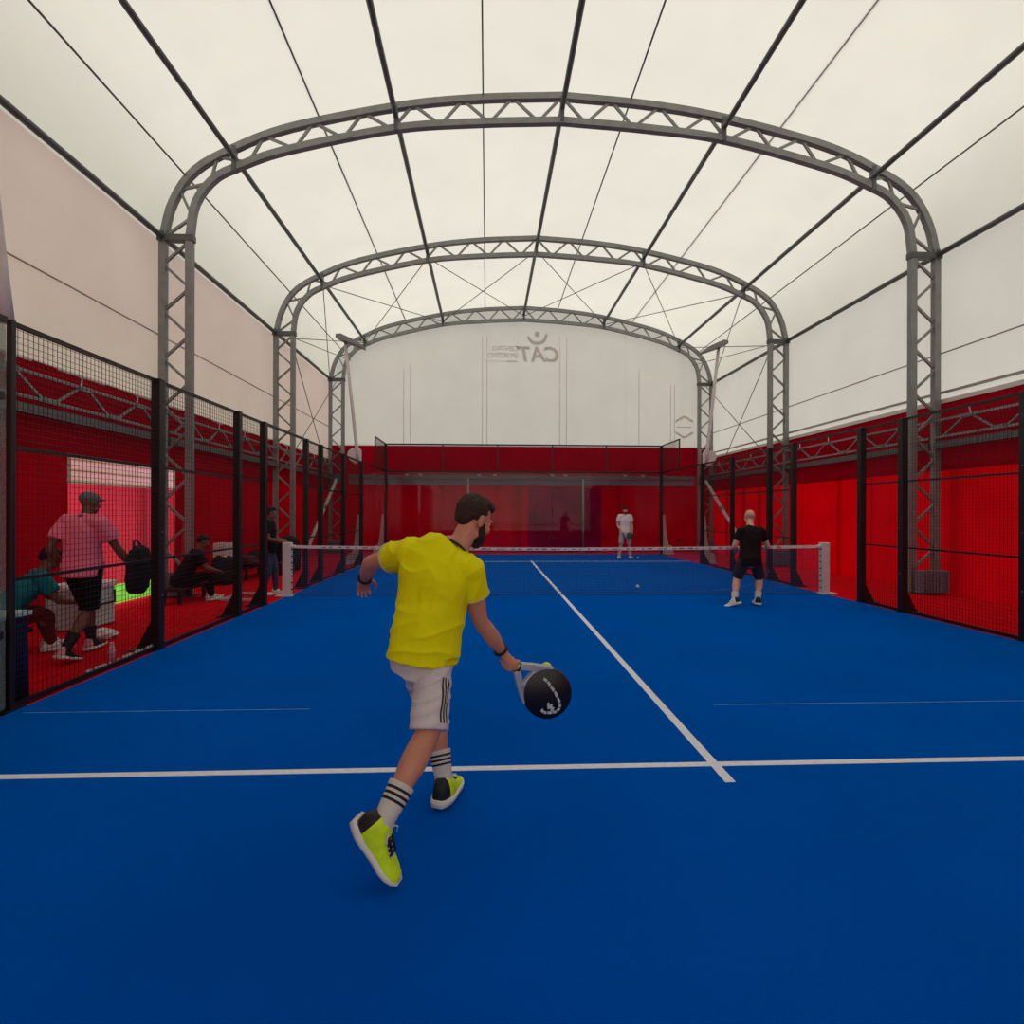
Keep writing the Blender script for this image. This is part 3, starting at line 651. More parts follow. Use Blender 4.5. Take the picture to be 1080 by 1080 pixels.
def shoe(parent, ankle, t, u, S, uppermat, heelmat, side, strip=False):
    """ankle joint point; t toe direction, u up (dorsal) direction"""
    F = frame(t, u); L = .285*S
    O = V(ankle) - F @ V((0, 0, .085))*S                    # sole point under the ankle
    T = lambda x, y, z: O + F @ V((x, y, z))*S
    sec = [(-.078, .022, .075), (-.066, .036, .108), (-.03, .049, .128), (.01, .05, .128), (.045, .048, .106), (.085, .046, .068), (.125, .049, .054), (.16, .045, .046), (.188, .033, .038), (.2, .016, .03)]
    rs = []; ms = []
    for y, w, hgt in sec:
        r = []
        for j in range(17):
            a = PI*j/16; r.append(T(w*math.copysign(abs(math.cos(a))**.7, math.cos(a)) + side*.012*max(0, (y - .03))/.15*-1, y, .02 + (hgt - .02)*math.sin(a)**.75))
        rs.append(r)
    ms = [1, 1] + [0]*7
    e = MB().rings(rs, 0, True, ms).build('shoe', [uppermat, heelmat], parent, True)
    me = e.data
    s2 = []
    for y, w, hgt in sec:
        w2 = w + .006; x0 = side*.012*max(0, (y - .03))/.15*-1; up = .034 if y < 0 else .026
        if y < -.07: y -= .012
        if y > .19: y += .008
        lift = .012*max(0, (y - .12)/.08)
        s2.append([T(x0 + w2, y, .0 + lift), T(x0 + w2*1.06, y, up*.5 + lift*.6), T(x0 + w2, y, up), T(x0 - w2, y, up), T(x0 - w2*1.06, y, up*.5 + lift*.6), T(x0 - w2, y, .0 + lift)])
    MB().rings(s2).build('sole', 'sole', e, True, )
    if strip:
        lc = MB()
        for k in range(5):
            y = .035 + k*.018; z = .098 - k*.0085
            lc.tube([T(-.022 - side*.004, y, z - .004), T(-side*.004, y + .004, z + .006), T(.022 - side*.004, y + .008, z - .004)], .0032*S, 6)
        for q in (1, -1): lc.tube([T(0, .035, .102), T(q*.025, .03, .122), T(q*.045, .045, .116), T(q*.05, .06, .095)], .003*S, 6)
        lc.build('laces', 'sock', e, True)
        tg = MB(); tg.rings([[T(x, y, z) for x, z in ((-.024, zz - .01), (.024, zz - .01), (.02, zz), (-.02, zz))] for y, zz in ((.012, .122), (.04, .106), (.11, .07))])
        tg.build('tongue', 'shoeblack', e, True)
    return e
def person(J, label, o, group=None):
    """J joints in world space; o options"""
    S = o.get('S', 1); vx = o.get('voxel', .01); J = {k: V(p) for k, p in J.items()}
    root = empty('person', ((J['ankL'].x + J['ankR'].x)/2, (J['ankL'].y + J['ankR'].y)/2, 0), label, 'person', group)
    pel, nk = (J['hipL'] + J['hipR'])/2, J['neck']; hax = (J['hipR'] - J['hipL']).normalized(); sax = (J['shoR'] - J['shoL']).normalized()
    spine = (nk - pel); chest = (J['shoL'] + J['shoR'])/2
    def torso(mb, rows, b=0):
        # rows: (t along pelvis->chest->neck, halfwidth, halfdepth)
        rs = []
        mid = pel.lerp(chest, .5) + o.get('bow', V((0, 0, 0)))
        path = spline([pel - spine.normalized()*.12*S, pel, mid, chest, nk], 60)
        Ls = [0]
        for a, c in zip(path, path[1:]): Ls.append(Ls[-1] + (c - a).length)
        for t, w, d in rows:
            i = min(max(int(round(t*60)), 0), 60); p = path[i]; tan = (path[min(i+1, 60)] - path[max(i-1, 0)]).normalized()
            ax = hax.lerp(sax, min(1, max(0, (t - .15)/.6))); ax = (ax - tan*ax.dot(tan)).normalized(); ay = ax.cross(tan)*-1
            rs.append(ell(p, ax, ay, (w + b)*S, (d + b)*S))
        mb.rings(rs)
    T0 = [(0, .1, .08), (.08, .145, .105), (.2, .15, .108), (.36, .15, .105), (.55, .158, .108), (.7, .172, .112), (.82, .165, .098), (.9, .11, .075), (.97, .06, .06), (1, .05, .055)]
    b = MB(); torso(b, T0)
    F = frame(J['hfwd'], J['hup']); hc = J['head']
    head_parts(b, hc, F, S)
    limb(b, [nk - spine.normalized()*.06*S, nk.lerp(hc - F.col[2]*.06*S, .5), hc - F.col[2]*.04*S - F.col[1]*.015*S], [.064*S, .056*S, .055*S])
    for s in 'LR':
        sh, el, wr = J['sho' + s], J['elb' + s], J['wri' + s]
        limb(b, [chest.lerp(sh, .55), sh, sh.lerp(el, .5), el, el.lerp(wr, .35), wr], [.07*S, .058*S, .05*S, .04*S, .043*S, .0275*S])
        kind, args = o['hand' + s]
        if kind == 'open': open_hand(b, wr, *args, S=S)
        else: grip_hand(b, wr, *args, S=S)
        hp, kn, an = J['hip' + s], J['kne' + s], J['ank' + s]
        limb(b, [hp, hp.lerp(kn, .45), kn], [.08*S, .08*S, .058*S])
        back = o.get('calf' + s, V((0, 0, 0)))
        limb(b, [kn, kn.lerp(an, .3) + back, kn.lerp(an, .65) + back*.4, an], [.056*S, .06*S, .044*S, .036*S])
        t = V(J['toe' + s]); limb(b, [an, an + t*.1*S - V(J['fup' + s])*.045*S], [.036*S, .03*S])
    bd = link('body', remesh(b, vx, o.get('bsm', 3), 'body'), o['skin'], root)
    # clothes
    drape = o.get('drape', 0)
    sl = o.get('sleeve', .55); sb = o.get('loose', .022)
    def wr_(c):
        w = max(0, 1 - abs(c.z - pel.z - .08)/.22)
        r1 = (1 - abs(noise.noise((c.x*4 + c.z*2, c.y*4, c.z*13 - c.x*5))))**4; r2 = (1 - abs(noise.noise((c.x*6 - c.z*5, c.y*6 + 3, c.z*6 + c.x*7))))**5
        return drape*(.012*w*r1 + .010*(1 - w)*r2 + .004*noise.noise((c.x*9, c.y*9, c.z*9)) - .005)
    sm = MB(); hem = o.get('hem', .0)
    up = spine.normalized().lerp(V((0, 0, 1)), .8).normalized(); hx = (hax - up*hax.dot(up)).normalized(); hy = up.cross(hx)
    if 'hemc' in o:
        up = o['hemup']; hx = (hax - up*hax.dot(up)).normalized(); hy = up.cross(hx); cc = o['hemc']
        sm.rings([ell(cc, hx, hy, .168*S, .178*S), ell(cc + up*.07*S, hx, hy, .168*S, .174*S), ell(cc + up*.14*S, hx, hy, .17*S, .165*S), ell(cc + up*.24*S + (chest - pel)*.02, hx, hy, .166*S, .145*S), ell(cc.lerp(chest, .62), hx, hy, .16*S, .12*S)])
    else: sm.rings([ell(pel - up*o.get('drop', .08)*S, hx, hy, (.175 + sb*.5)*S, (.145 + sb*.5)*S), ell(pel + up*.05*S, hx, hy, (.175 + sb*.5)*S, (.14 + sb*.5)*S), ell(pel.lerp(chest, .4), hx, hy, .165*S, .12*S)])
    torso(sm, [(.2, .176, .13), (.36, .164, .12), (.55, .166, .118), (.7, .178, .12), (.82, .172, .106), (.9, .118, .084), (.955, .066, .066)], sb*.6)
    slc = {}
    for s in 'LR':
        sh, el, wr = J['sho' + s], J['elb' + s], J['wri' + s]
        sl_ = sl; e1 = sh.lerp(el, sl) if sl <= 1 else el.lerp(wr, sl - 1)
        pts = [chest.lerp(sh, .45), chest.lerp(sh, .85), sh, sh.lerp(el, sl*.55), sh.lerp(el, sl)]; rr = [.09*S, .086*S, (.066 + sb*.5)*S, (.06 + sb)*S, (.056 + sb*1.1)*S]
        P = spline(pts, 24); R = [rr[min(int(k/6), 3)] + (rr[min(int(k/6), 3) + 1] - rr[min(int(k/6), 3)])*(k/6 - min(int(k/6), 3)) for k in range(25)]
        sm.tube(P, R, 16); sm.ball(P[0], R[0]*.9, 7)
        limb(sm, [nk.lerp(chest, .35), nk.lerp(sh, .5) - spine.normalized()*.035*S, sh + (chest - sh)*.06], [.062*S, .066*S, .066*S])
        if sl > 1: limb(sm, [el - (el - sh)*.1, el, e1], [.058*S, .056*S, .042*S])
        slc[s] = (P[-1], (P[-1] - P[-3]).normalized(), R[-1])
    shirt = link('shirt', remesh(sm, vx, o.get('ssm', 3), 'shirt', wr_ if drape else None), o['shirt'], root)
    if o.get('collar'):
        d = (hc - nk).normalized(); cen = nk - d*.028*S; ax = d.orthogonal().normalized(); ay = d.cross(ax)
        MB().tube([cen + (ax*math.cos(k*PI/12) + ay*math.sin(k*PI/12))*.067*S for k in range(24)], .007*S, 6, closed=True).build('collar', o['collar'], root, True)
    if o.get('cuff'):
        for s in 'LR':
            c, d, r = slc[s]; ax = d.orthogonal().normalized(); ay = d.cross(ax)
            MB().tube([c - d*.004 + (ax*math.cos(k*PI/12) + ay*math.sin(k*PI/12))*(r*.975) for k in range(24)], .0045*S, 6, closed=True).build('sleeve_trim', o['cuff'], root, True)
    pm = MB(); pk = o.get('pants', 'short')
    torso(pm, [(.0, .13, .11), (.07, .165, .122), (.18, .165, .118), (.24, .15, .105)], .004)
    for s in 'LR':
        hp, kn, an = J['hip' + s], J['kne' + s], J['ank' + s]
        if pk == 'short':
            f = o.get('short', .92); e1 = hp.lerp(kn, f); pts = [hp, hp.lerp(kn, f*.5), e1]; rr = [o.get('hipr', .098)*S, .098*S, .092*S]
            P = spline(pts, 14); R = [rr[0] + (rr[2] - rr[0])*k/14 for k in range(15)]; pm.tube(P, R, 18); pm.ball(P[0], R[0], 7)
        else:
            limb(pm, [hp, hp.lerp(kn, .5), kn, kn.lerp(an, .5), an], [.102*S, .092*S, .074*S, .064*S, .054*S])
    def pw(c): return drape*(.008*(1 - abs(noise.noise((c.x*6, c.y*6, c.z*24 - c.x*7))))**4 - .003 + .002*noise.noise((c.x*25, c.y*25, c.z*25)))
    sh = link('shorts' if pk == 'short' else 'trousers', remesh(pm, vx, 3, 'shorts', pw if drape else None), o['pantsmat'], root)
    if o.get('stripes'):
        side_ = o['stripes']                     # outer side of the right leg: three thin bands
        bv = BVHTree.FromPolygons([v.co.copy() for v in sh.data.vertices], [tuple(p.vertices) for p in sh.data.polygons])
        hp, kn = J['hipR'], J['kneR']; ax = (kn - hp).normalized(); rad = (side_ - ax*side_.dot(ax)).normalized(); tg = ax.cross(rad)
        for k in (-1, 0, 1):
            rows = []
            for q in range(26):
                t = .34 + (.905 - .34)*q/25; row = []
                for w in (-.0048, .0048):
                    ang = (k*.019 + w)/.1; dr = rad*math.cos(ang) + tg*math.sin(ang); org = hp.lerp(kn, t) + dr*.3
                    hit = bv.ray_cast(org, -dr)[0]; row.append(hit + dr*.002 if hit else None)
                if None not in row: rows.append(row)
            mb = MB(); mb.add([p for r in rows for p in r], [(2*i, 2*i+1, 2*i+3, 2*i+2) for i in range(len(rows) - 1)]); mb.build('side_stripe', 'stripe', sh, True)
    for s in 'LR':
        kn, an = J['kne' + s], J['ank' + s]; side = 1 if s == 'L' else -1
        if o.get('sock'):
            hgt = o.get('sockh', .36); N = 18; P = spline([an + V(J['toe' + s])*.02*S - V(J['fup' + s])*.02*S, an, an.lerp(kn, hgt*.5), an.lerp(kn, hgt)], N)
            R = [.042*S, .043*S, .042*S] + [(.042 + .017*(k - 2)/(N - 2))*S for k in range(3, N + 1)]
            ms = [0]*N
            if o.get('sockstripe'):
                for k in o['sockstripe']: ms[k] = 1
            MB().tube(P, R, 18, ms=ms).build('sock', [o['sock'], 'stripe'], root, True)
        shoe(root, an, J['toe' + s], J['fup' + s], S*o.get('shoeS', 1), o['shoe'], o.get('heel', 'shoeblack'), side, o.get('laces', False))
    hl = o.get('hair')
    if hl:
        T = lambda x, y, z: hc + F @ V((x, y, z))*S
        hb = MB()
        if hl == 'cap':
            hb.ball(T(0, -.012, .05), (.082*S, .102*S, .076*S), 10, 0, F); hb.ball(T(0, .1, .045), (.06*S, .055*S, .012*S), 8, 0, F)
        else:
            hb.ball(T(0, -.03, .042), (.080*S, .092*S, .086*S), 10, 0, F); hb.ball(T(0, .012, .082), (.066*S, .072*S, .046*S), 10, 0, F)
            if o.get('quiff'): hb.ball(T(0, .055, .084), (.054*S, .038*S, .032*S), 8, 0, F)
            hb.ball(T(0, -.07, .005), (.06*S, .042*S, .06*S), 8, 0, F)
        link('cap' if hl == 'cap' else 'hair', remesh(hb, vx*.8, 3, 'hair', lambda c: .004*noise.noise(c*55) + .002*noise.noise(c*140)), o['hairmat'], root)
    if o.get('beard'):
        T = lambda x, y, z: hc + F @ V((x, y, z))*S
        hb = MB(); hb.ball(T(0, .042, -.078), (.058*S, .054*S, .046*S), 10, 0, F); hb.ball(T(0, .066, -.1), (.036*S, .034*S, .034*S), 10, 0, F)
        for s in (1, -1): hb.tube([T(s*.068, .012, -.01), T(s*.066, .018, -.045), T(s*.05, .035, -.085)], [.010*S, .018*S, .026*S], 8)
        link('beard', remesh(hb, vx*.8, 2, 'beard', lambda c: .003*noise.noise(c*80)), 'beard', root)
    if o.get('eyes', True):
        for s in (1, -1):
            q = hc + F @ V((s*.031, .076, .006))*S; em = MB(); em.ball(q, .0115*S, 6, 0, F); em.ball(q + F @ V((0, .0085, 0))*S, .0055*S, 5, 1, F); em.build('eye', ['eyew', 'blackhair'], root, True)
    for s in o.get('bands', ''):
        el, wr = J['elb' + s], J['wri' + s]; d = (wr - el).normalized(); c = wr - d*.012; ax = d.orthogonal().normalized(); ay = d.cross(ax)
        MB().tube([c + (ax*math.cos(k*PI/10) + ay*math.sin(k*PI/10))*.033*S for k in range(20)], .0085*S, 6, closed=True).build('wristband', 'band', root, True)
    return root
def standing(base, ang, H=1.75, step=.12, **mod):
    """default relaxed standing joints, facing angle ang (0 = +y, clockwise seen from above is negative)"""
    k = H/1.78; R = Matrix.Rotation(ang, 3, 'Z'); B = V(base)
    L = dict(hipL=(-.09, 0, .93), hipR=(.09, 0, .93), kneL=(-.1 - step*.4, .03, .5), kneR=(.1 + step*.4, .03, .5), ankL=(-.09 - step, -.02, .085), ankR=(.09 + step, -.02, .085),
             shoL=(-.185, 0, 1.44), shoR=(.185, 0, 1.44), elbL=(-.25, -.02, 1.16), elbR=(.25, -.02, 1.16), wriL=(-.25, .06, .92), wriR=(.25, .06, .92), neck=(0, 0, 1.5), head=(0, .03, 1.66))
    D = dict(toeL=(-.2, 1, 0), toeR=(.2, 1, 0), fupL=(0, 0, 1), fupR=(0, 0, 1), hfwd=(0, 1, -.05), hup=(0, 0, 1))
    for a, b in mod.items(): (L if a in L else D)[a] = b
    J = {a: B + R @ (V(p)*k) for a, p in L.items()}
    for a, p in D.items(): J[a] = R @ V(p).normalized()
    return J, k, R

# --- main player, yellow jersey, seen from behind
Jm = dict(hipL=at_y(435, 688, -7.50), hipR=at_y(460, 690, -7.57), kneL=at_y(458, 746, -7.2), kneR=at_y(453, 772, -7.72),
          ankL=at_y(470, 826, -7.34), ankR=at_y(403, 873, -7.96), shoL=at_y(433, 584, -7.5), shoR=at_y(494, 601, -7.56),
          elbL=at_y(392, 594, -7.30), elbR=at_y(507, 654, -7.45), wriL=at_y(385, 611, -7.1), wriR=at_y(530, 687, -7.33),
          neck=at_y(483, 573, -7.5), head=at_y(500, 548, -7.44))
Jm['toeR'] = V((.62, -.18, -.76)).normalized(); Jm['fupR'] = V((.76, -.25, .6)).normalized()
Jm['toeL'] = V((.34, .94, .0)).normalized(); Jm['fupL'] = V((0, 0, 1))
Jm['hfwd'] = V((.68, .66, -.36)); Jm['hup'] = V((.32, .16, .93))
hdl0 = at_y(543, 701, -7.27); hdc = at_y(577.5, 730.5, -7.24)
hax_ = (hdc - hdl0).normalized()
gc = hdl0 - hax_*.035
main = person(Jm, 'man in yellow shirt and pale shorts, seen from behind, swinging a racket', dict(
    voxel=.0048, skin='skin', shirt='yellow', pantsmat='shorts', drape=1, collar='trim', cuff='paletrim', loose=.02, sleeve=.5, short=.98, hem=-.02,
    stripes=V((.72, -.7, 0)), hemc=at_y(447, 696, -7.545) + V((0, 0, 0)), hemup=V((.13, .05, 1)).normalized(), sock='sock', sockstripe=(11, 13, 15), sockh=.42, shoe='shoe', laces=True, hipr=.084, quiff=True, hair='short', hairmat='hair', beard=True, bands='LR', ssm=8,
    calfR=V((.0, -.018, 0)), calfL=V((0, -.02, 0)), shoeS=1.04,
    handL=('open', (V((-.25, .75, -.6)), V((.3, -.3, -.9)), -1)), handR=('grip', (gc, hax_, V((-.35, -.9, .25))))))
# --- racket and ball
def racket(name, c0, ax, nrm, label, S=1, marks=True):
    ax = V(ax).normalized(); nrm = V(nrm); nrm = (nrm - ax*nrm.dot(ax)).normalized(); sd = ax.cross(nrm); c0 = V(c0)   # c0: head centre
    P = lambda u, v, w: c0 + (ax*u + sd*v + nrm*w)*S
    e = empty('padel_racket', c0, label, 'racket')
    out = []
    for k in range(40):
        t = 2*PI*k/40; u = .128*math.cos(t); v = .122*math.sin(t)
        out.append((u, v))
    MB().rings([[P(u*sc, v*sc, w) for u, v in out] for w, sc in ((-.019, .93), (-.015, .985), (-.008, 1), (.008, 1), (.015, .985), (.019, .93))]).build('racket_head', 'rblack', e, True)
    for s in (1, -1):
        MB().rings([[P(u, v + s*d, w) for d, w in ((.021, -.017), (.021, .017), (-.021, .017), (-.021, -.017))] for u, v in ((-.195, s*.012), (-.15, s*.043), (-.1, s*.074), (-.058, s*.093))]).build('throat_arm', 'rsilver', e, bevel=.004)
    MB().rings([[P(u, v, w) for v, w in ((-.07, -.017), (.07, -.017), (.07, .017), (-.07, .017))] for u in (-.13, -.085)]).build('bridge', 'rsilver', e, bevel=.004)
    MB().tube([P(-.185, 0, 0), P(-.197, 0, 0)], .021*S, 12).build('collar_ring', 'rblack', e)
    MB().tube([P(-.197, 0, 0), P(-.24, 0, 0), P(-.285, 0, 0)], [.0185*S, .019*S, .0195*S], 12).build('grip', 'grip', e, True)
    MB().tube([P(-.285, 0, 0), P(-.293, 0, 0)], [.023*S, .021*S], 12).build('butt_cap', 'rblack', e)
    if marks:
        mb = MB()
        pa = [(-.066, -.042), (-.04, -.045), (-.013, -.036), (.02, -.03), (.052, -.018), (.08, -.004), (.094, .014), (.092, .036), (.078, .054), (.056, .072), (.04, .08), (.022, .074)]
        strokes = []
        for (a, b), (c_, d_) in zip(pa, pa[1:]): strokes += [[(a, b), (a + (c_ - a)*.82, b + (d_ - b)*.82)]]
        strokes += [[(.03, .03), (.052, .05)], [(.048, .024), (.058, .046)], [(.066, .03), (.07, .05)]]
        for a, b in strokes:
            q = [V((a[0], a[1])), V((b[0], b[1]))]; t = (q[1] - q[0]).normalized(); nn = (V((-t.y, t.x)) + t*.35)*.0075
            for w in (.0195,):
                mb.add([P(p.x, p.y, w) for p in (q[0] + nn*.7, q[0] - nn*.7, q[1] - nn, q[1] + nn)], [(0, 1, 2, 3)])
        mb.build('face_print', 'rprint', e)
    return e
racket('r', hdc, hax_, V((-.15, -1, .3)), 'black padel racket with silver throat and white scribble, held by the yellow shirt man', 1.12)
def ball_(p, m, label, r=.033):
    p = V(p); b = MB().ball(p, r, 10)
    e = empty('padel_ball', p, label, 'ball', 'padel balls'); b.build('felt', m, e, True)
    MB().tube([p + V((math.cos(t)*r*.9, math.sin(t)*r*.9, .4*r*math.sin(2*t)))*1.0 for t in [2*PI*k/24 for k in range(24)]], r*.06, 5, closed=True).build('seam', 'wball', e)
ball_(at_y(577, 704.5, -7.17), 'ball', 'yellow ball in the air just behind the raised racket')
ball_((1.67, .88, .033), 'wball', 'pale ball on the blue court just beyond the net')
ball_((3.62, 7.98, .033), 'wball', 'pale ball far back near the feet of the white shirt player')

# --- black shirt player by the net
c = lambda px, py, y: at_y(px, py, y)
Jb = dict(hipL=c(785.5, 590, -1.25), hipR=c(797, 590, -1.25), kneL=c(777.5, 608, -1.12), kneR=c(801.5, 608, -1.1), ankL=c(775, 631.5, -1.36), ankR=c(799.5, 630.5, -1.3),
          shoL=c(781.5, 559.5, -1.14), shoR=c(803, 559.5, -1.14), elbL=c(774.5, 575, -1.12), elbR=c(810, 575, -1.12), wriL=c(777, 580, -.9), wriR=c(808, 577, -.9),
          neck=c(791.5, 552.5, -1.1), head=c(790.5, 543.5, -1.02))
Jb.update(toeL=V((-.55, .55, -.3)).normalized(), toeR=V((.15, 1, 0)).normalized(), fupL=V((-.2, .3, .9)).normalized(), fupR=V((0, 0, 1)), hfwd=V((-.05, 1, -.1)), hup=V((0, .1, 1)))
person(Jb, 'bald man in black shirt and dark shorts, seen from behind near the net', dict(voxel=.009, skin='skin2', shirt='blackshirt', pantsmat='darkshorts', drape=.6, sleeve=.6, loose=.012, short=.95,
    sock='sock', sockh=.3, shoe='sole', heel='stripe', shoeS=1.0, handL=('open', (V((.3, .9, 0)), V((.6, 0, -.7)), -1)), handR=('open', (V((-.3, .9, .1)), V((-.6, 0, -.7)), 1))))
# --- white shirt player at the far glass
Jw, k, R = standing((3.22, 8.15, 0), PI, 1.72, .1, wriR=(.16, .2, .95), elbR=(.26, .02, 1.14), wriL=(-.24, .08, .9))
person(Jw, 'man in white shirt and pale shorts standing far back by the glass wall', dict(S=k, voxel=.012, skin='skin2', shirt='whiteshirt', pantsmat='creamshorts', drape=.5, sleeve=.6, loose=.03, short=1.0,
    collar='trim', sock='sock', sockh=.3, shoe='sole', heel='stripe', hair='cap', hairmat='blackhair', beard=True,
    handL=('open', (R @ V((0, .3, -1)), R @ V((1, 0, 0)), -1)), handR=('grip', (Jw['wriR'] + R @ V((-.03, .06, -.04)), R @ V((-.8, .2, -.45)), R @ V((.3, .6, .5))))))
hx_ = R @ V((-.8, .2, -.45)).normalized()
racket('r', Jw['wriR'] + R @ V((-.03, .06, -.04)) + hx_*.25, hx_, R @ V((0, 1, .2)), 'small dark padel racket held by the far white shirt player', 1, False)
# --- pink shirt man walking behind the left mesh
Jp = dict(hipL=(-5.76, -4.2, .92), hipR=(-5.56, -4.2, .92), kneL=(-5.78, -3.94, .52), kneR=(-5.58, -4.22, .49), ankL=(-5.75, -3.93, .10), ankR=(-5.62, -4.5, .13),
          shoL=(-5.86, -4.14, 1.42), shoR=(-5.46, -4.22, 1.41), elbL=(-5.93, -4.28, 1.14), elbR=(-5.37, -4.1, 1.14), wriL=(-5.93, -4.12, .93), wriR=(-5.33, -3.95, .95), neck=(-5.66, -4.16, 1.48), head=(-5.65, -4.1, 1.62))
Jp.update(toeL=V((.12, 1, .05)).normalized(), toeR=V((.12, 1, -.3)).normalized(), fupL=V((0, -.05, 1)), fupR=V((0, .3, 1)), hfwd=V((.25, 1, -.1)), hup=V((0, 0, 1)))
person(Jp, 'man in pink shirt and black shorts walking behind the left mesh fence', dict(voxel=.0085, skin='skin3', shirt='pinkshirt', pantsmat='blackshorts', drape=.8, sleeve=.66, loose=.03, short=.98,
    sock='stripe', sockh=.4, shoe='bagdark', heel='bottle', hair='cap', hairmat='greycap', handL=('open', (V((0, .3, -1)), V((1, 0, 0)), -1)), handR=('grip', (V((-5.32, -3.9, .88)), V((0, 1, 0)), V((.3, 0, 1))))))
# his dark jacket bag
e = empty('sports_bag', (-5.32, -3.9, .4), 'dark grey shoulder bag carried at the side of the pink shirt man', 'bag')
bx = MB()
bx.rings([ell(V((-5.28, -3.9 + .01*k, z)), V((0, 1, 0)), V((1, 0, 0)), w, d, 18) for k, (z, w, d) in enumerate(((.62, .1, .05), (.66, .16, .07), (.8, .19, .08), (.98, .19, .075), (1.1, .15, .06), (1.15, .06, .03)))])
link('bag_body', remesh(bx, .012, 3, 'bag', lambda c: .012*noise.noise(c*12)), 'bagdark', e)
MB().tube([(-5.27, -3.98, 1.1), (-5.3, -3.93, 1.2), (-5.3, -3.86, 1.2), (-5.27, -3.8, 1.1)], .012, 6).build('strap', 'black', e, True)
# --- person in black top and jeans leaning at the net post
Jj, k, R = standing((-5.42, .2, 0), -PI/2*.92, 1.62, .03, elbR=(.24, .06, 1.14), wriR=(.12, .34, 1.06), elbL=(-.24, .05, 1.14), wriL=(-.1, .34, 1.05), kneL=(-.1, .1, .5), kneR=(.1, .02, .5), ankL=(-.1, .12, .085), ankR=(.1, -.08, .085),
                   toeL=(.1, 1, 0), toeR=(.1, 1, 0), hfwd=(-.3, 1, -.15), head=(0, .05, 1.655))
person(Jj, 'person in black top and blue jeans standing behind the left net post', dict(S=k, voxel=.01, skin='skin3', shirt='blackshirt', pantsmat='jeans', pants='long', drape=.6, sleeve=.66, shoe='sole', heel='sole', hair='short', hairmat='blackhair',
    handL=('open', (R @ V((.4, .9, -.1)), V((0, 0, -1)), -1)), handR=('open', (R @ V((-.4, .9, -.1)), V((0, 0, -1)), 1))))
# --- seated spectators on low benches by the curtain
def bench(x0, y0, x1, y1, h, label):
    e = empty('low_bench', ((x0 + x1)/2, (y0 + y1)/2, 0), label, 'bench', 'low benches by the left curtain')
    MB().box((x0, y0, h - .05), (x1, y1, h)).build('seat', 'wood', e, bevel=.008)
    for y in (y0 + .08, y1 - .08):
        for x in (x0 + .05, x1 - .05): MB().box((x - .025, y - .025, 0), (x + .025, y + .025, h - .05)).build('leg', 'black', e)
def seated(x, y, ang, h, label, o, lean=.25, reach=.0):
    R = Matrix.Rotation(ang, 3, 'Z'); B = V((x, y, 0))
    L = dict(hipL=(-.09, 0, h + .1), hipR=(.09, 0, h + .1), kneL=(-.14, .42, h + .14), kneR=(.13, .43, h + .14), ankL=(-.14, .5 + reach, .085), ankR=(.13, .46 + reach, .085),
             shoL=(-.18, lean, h + .54), shoR=(.18, lean, h + .54), elbL=(-.24, lean + .12, h + .3), elbR=(.24, lean + .12, h + .3), wriL=(-.1, lean + .3, h + .24), wriR=(.1, lean + .3, h + .24), neck=(0, lean + .04, h + .6), head=(0, lean + .1, h + .74))
    J = {a: B + R @ V(p) for a, p in L.items()}
    D = dict(toeL=(-.1, 1, 0), toeR=(.1, 1, 0), fupL=(0, 0, 1), fupR=(0, 0, 1), hfwd=(0, 1, -.5), hup=(0, .4, 1))
    for a, p in D.items(): J[a] = R @ V(p).normalized()
    oo = dict(voxel=.011, skin='skin3', drape=.6, sleeve=.66, pants='long', hair='short', hairmat='blackhair', shoe='sole', heel='sole',
              handL=('open', (R @ V((.5, .8, -.2)), V((0, 0, -1)), -1)), handR=('open', (R @ V((-.5, .8, -.2)), V((0, 0, -1)), 1))); oo.update(o)
    return person(J, label, oo)
bench(-6.85, -4.75, -6.35, -3.95, .26, 'low dark bench under the teal seated person by the left curtain')
seated(-6.6, -4.2, -PI*.24, .26, 'crouched seated person in teal top and maroon trousers behind the left mesh', dict(shirt='teal', pantsmat='maroon'), .4, .02)
bench(-6.75, -.95, -6.4, .0, .26, 'low dark bench near the left foot of the largest truss')
seated(-6.58, -.62, -PI*.3, .26, 'seated person in dark clothes beside the left foot of the largest truss', dict(shirt='blackshirt', pantsmat='blackshorts'), .25)

# ------------------------------------------------------------------ things beyond the left fence
e = empty('side_table', (-5.5, -5.6, 0), 'table with pale aqua top and navy skirt behind the near left glass', 'table')
MB().box((-5.78, -7.2, .68), (-5.12, -5.52, .72)).build('table_top', 'aqua', e, bevel=.01)
sk = MB(); pts = [(-5.76, -7.18), (-5.15, -7.18), (-5.15, -5.55), (-5.76, -5.55)]; loop = []
for (a, b) in zip(pts, pts[1:] + pts[:1]):
    n = 24
    for q in range(n):
        t = q/n; loop.append((a[0] + (b[0] - a[0])*t, a[1] + (b[1] - a[1])*t))
rs = []
for z, f in ((.68, 0), (.4, .6), (.01, 1)):
    rs.append([(x + .018*f*math.sin(i*1.1), y + .018*f*math.cos(i*1.3), z) for i, (x, y) in enumerate(loop)])
sk.rings(rs); sk.build('skirt', 'navy', e, True)
e = empty('cooler_box', (-6.75, -2.7, 0), 'pale cooler box standing by the left curtain behind the pink shirt man', 'cooler')
MB().box((-7.0, -2.95, 0), (-6.55, -2.3, .5)).build('box', 'aqua', e, bevel=.02); MB().box((-7.02, -2.97, .5), (-6.53, -2.28, .58)).build('lid', 'wbox', e, bevel=.02)
MB().tube([(-6.53, -2.9, .45), (-6.49, -2.85, .3), (-6.49, -2.4, .3), (-6.53, -2.35, .45)], .014, 6).build('handle', 'black', e)
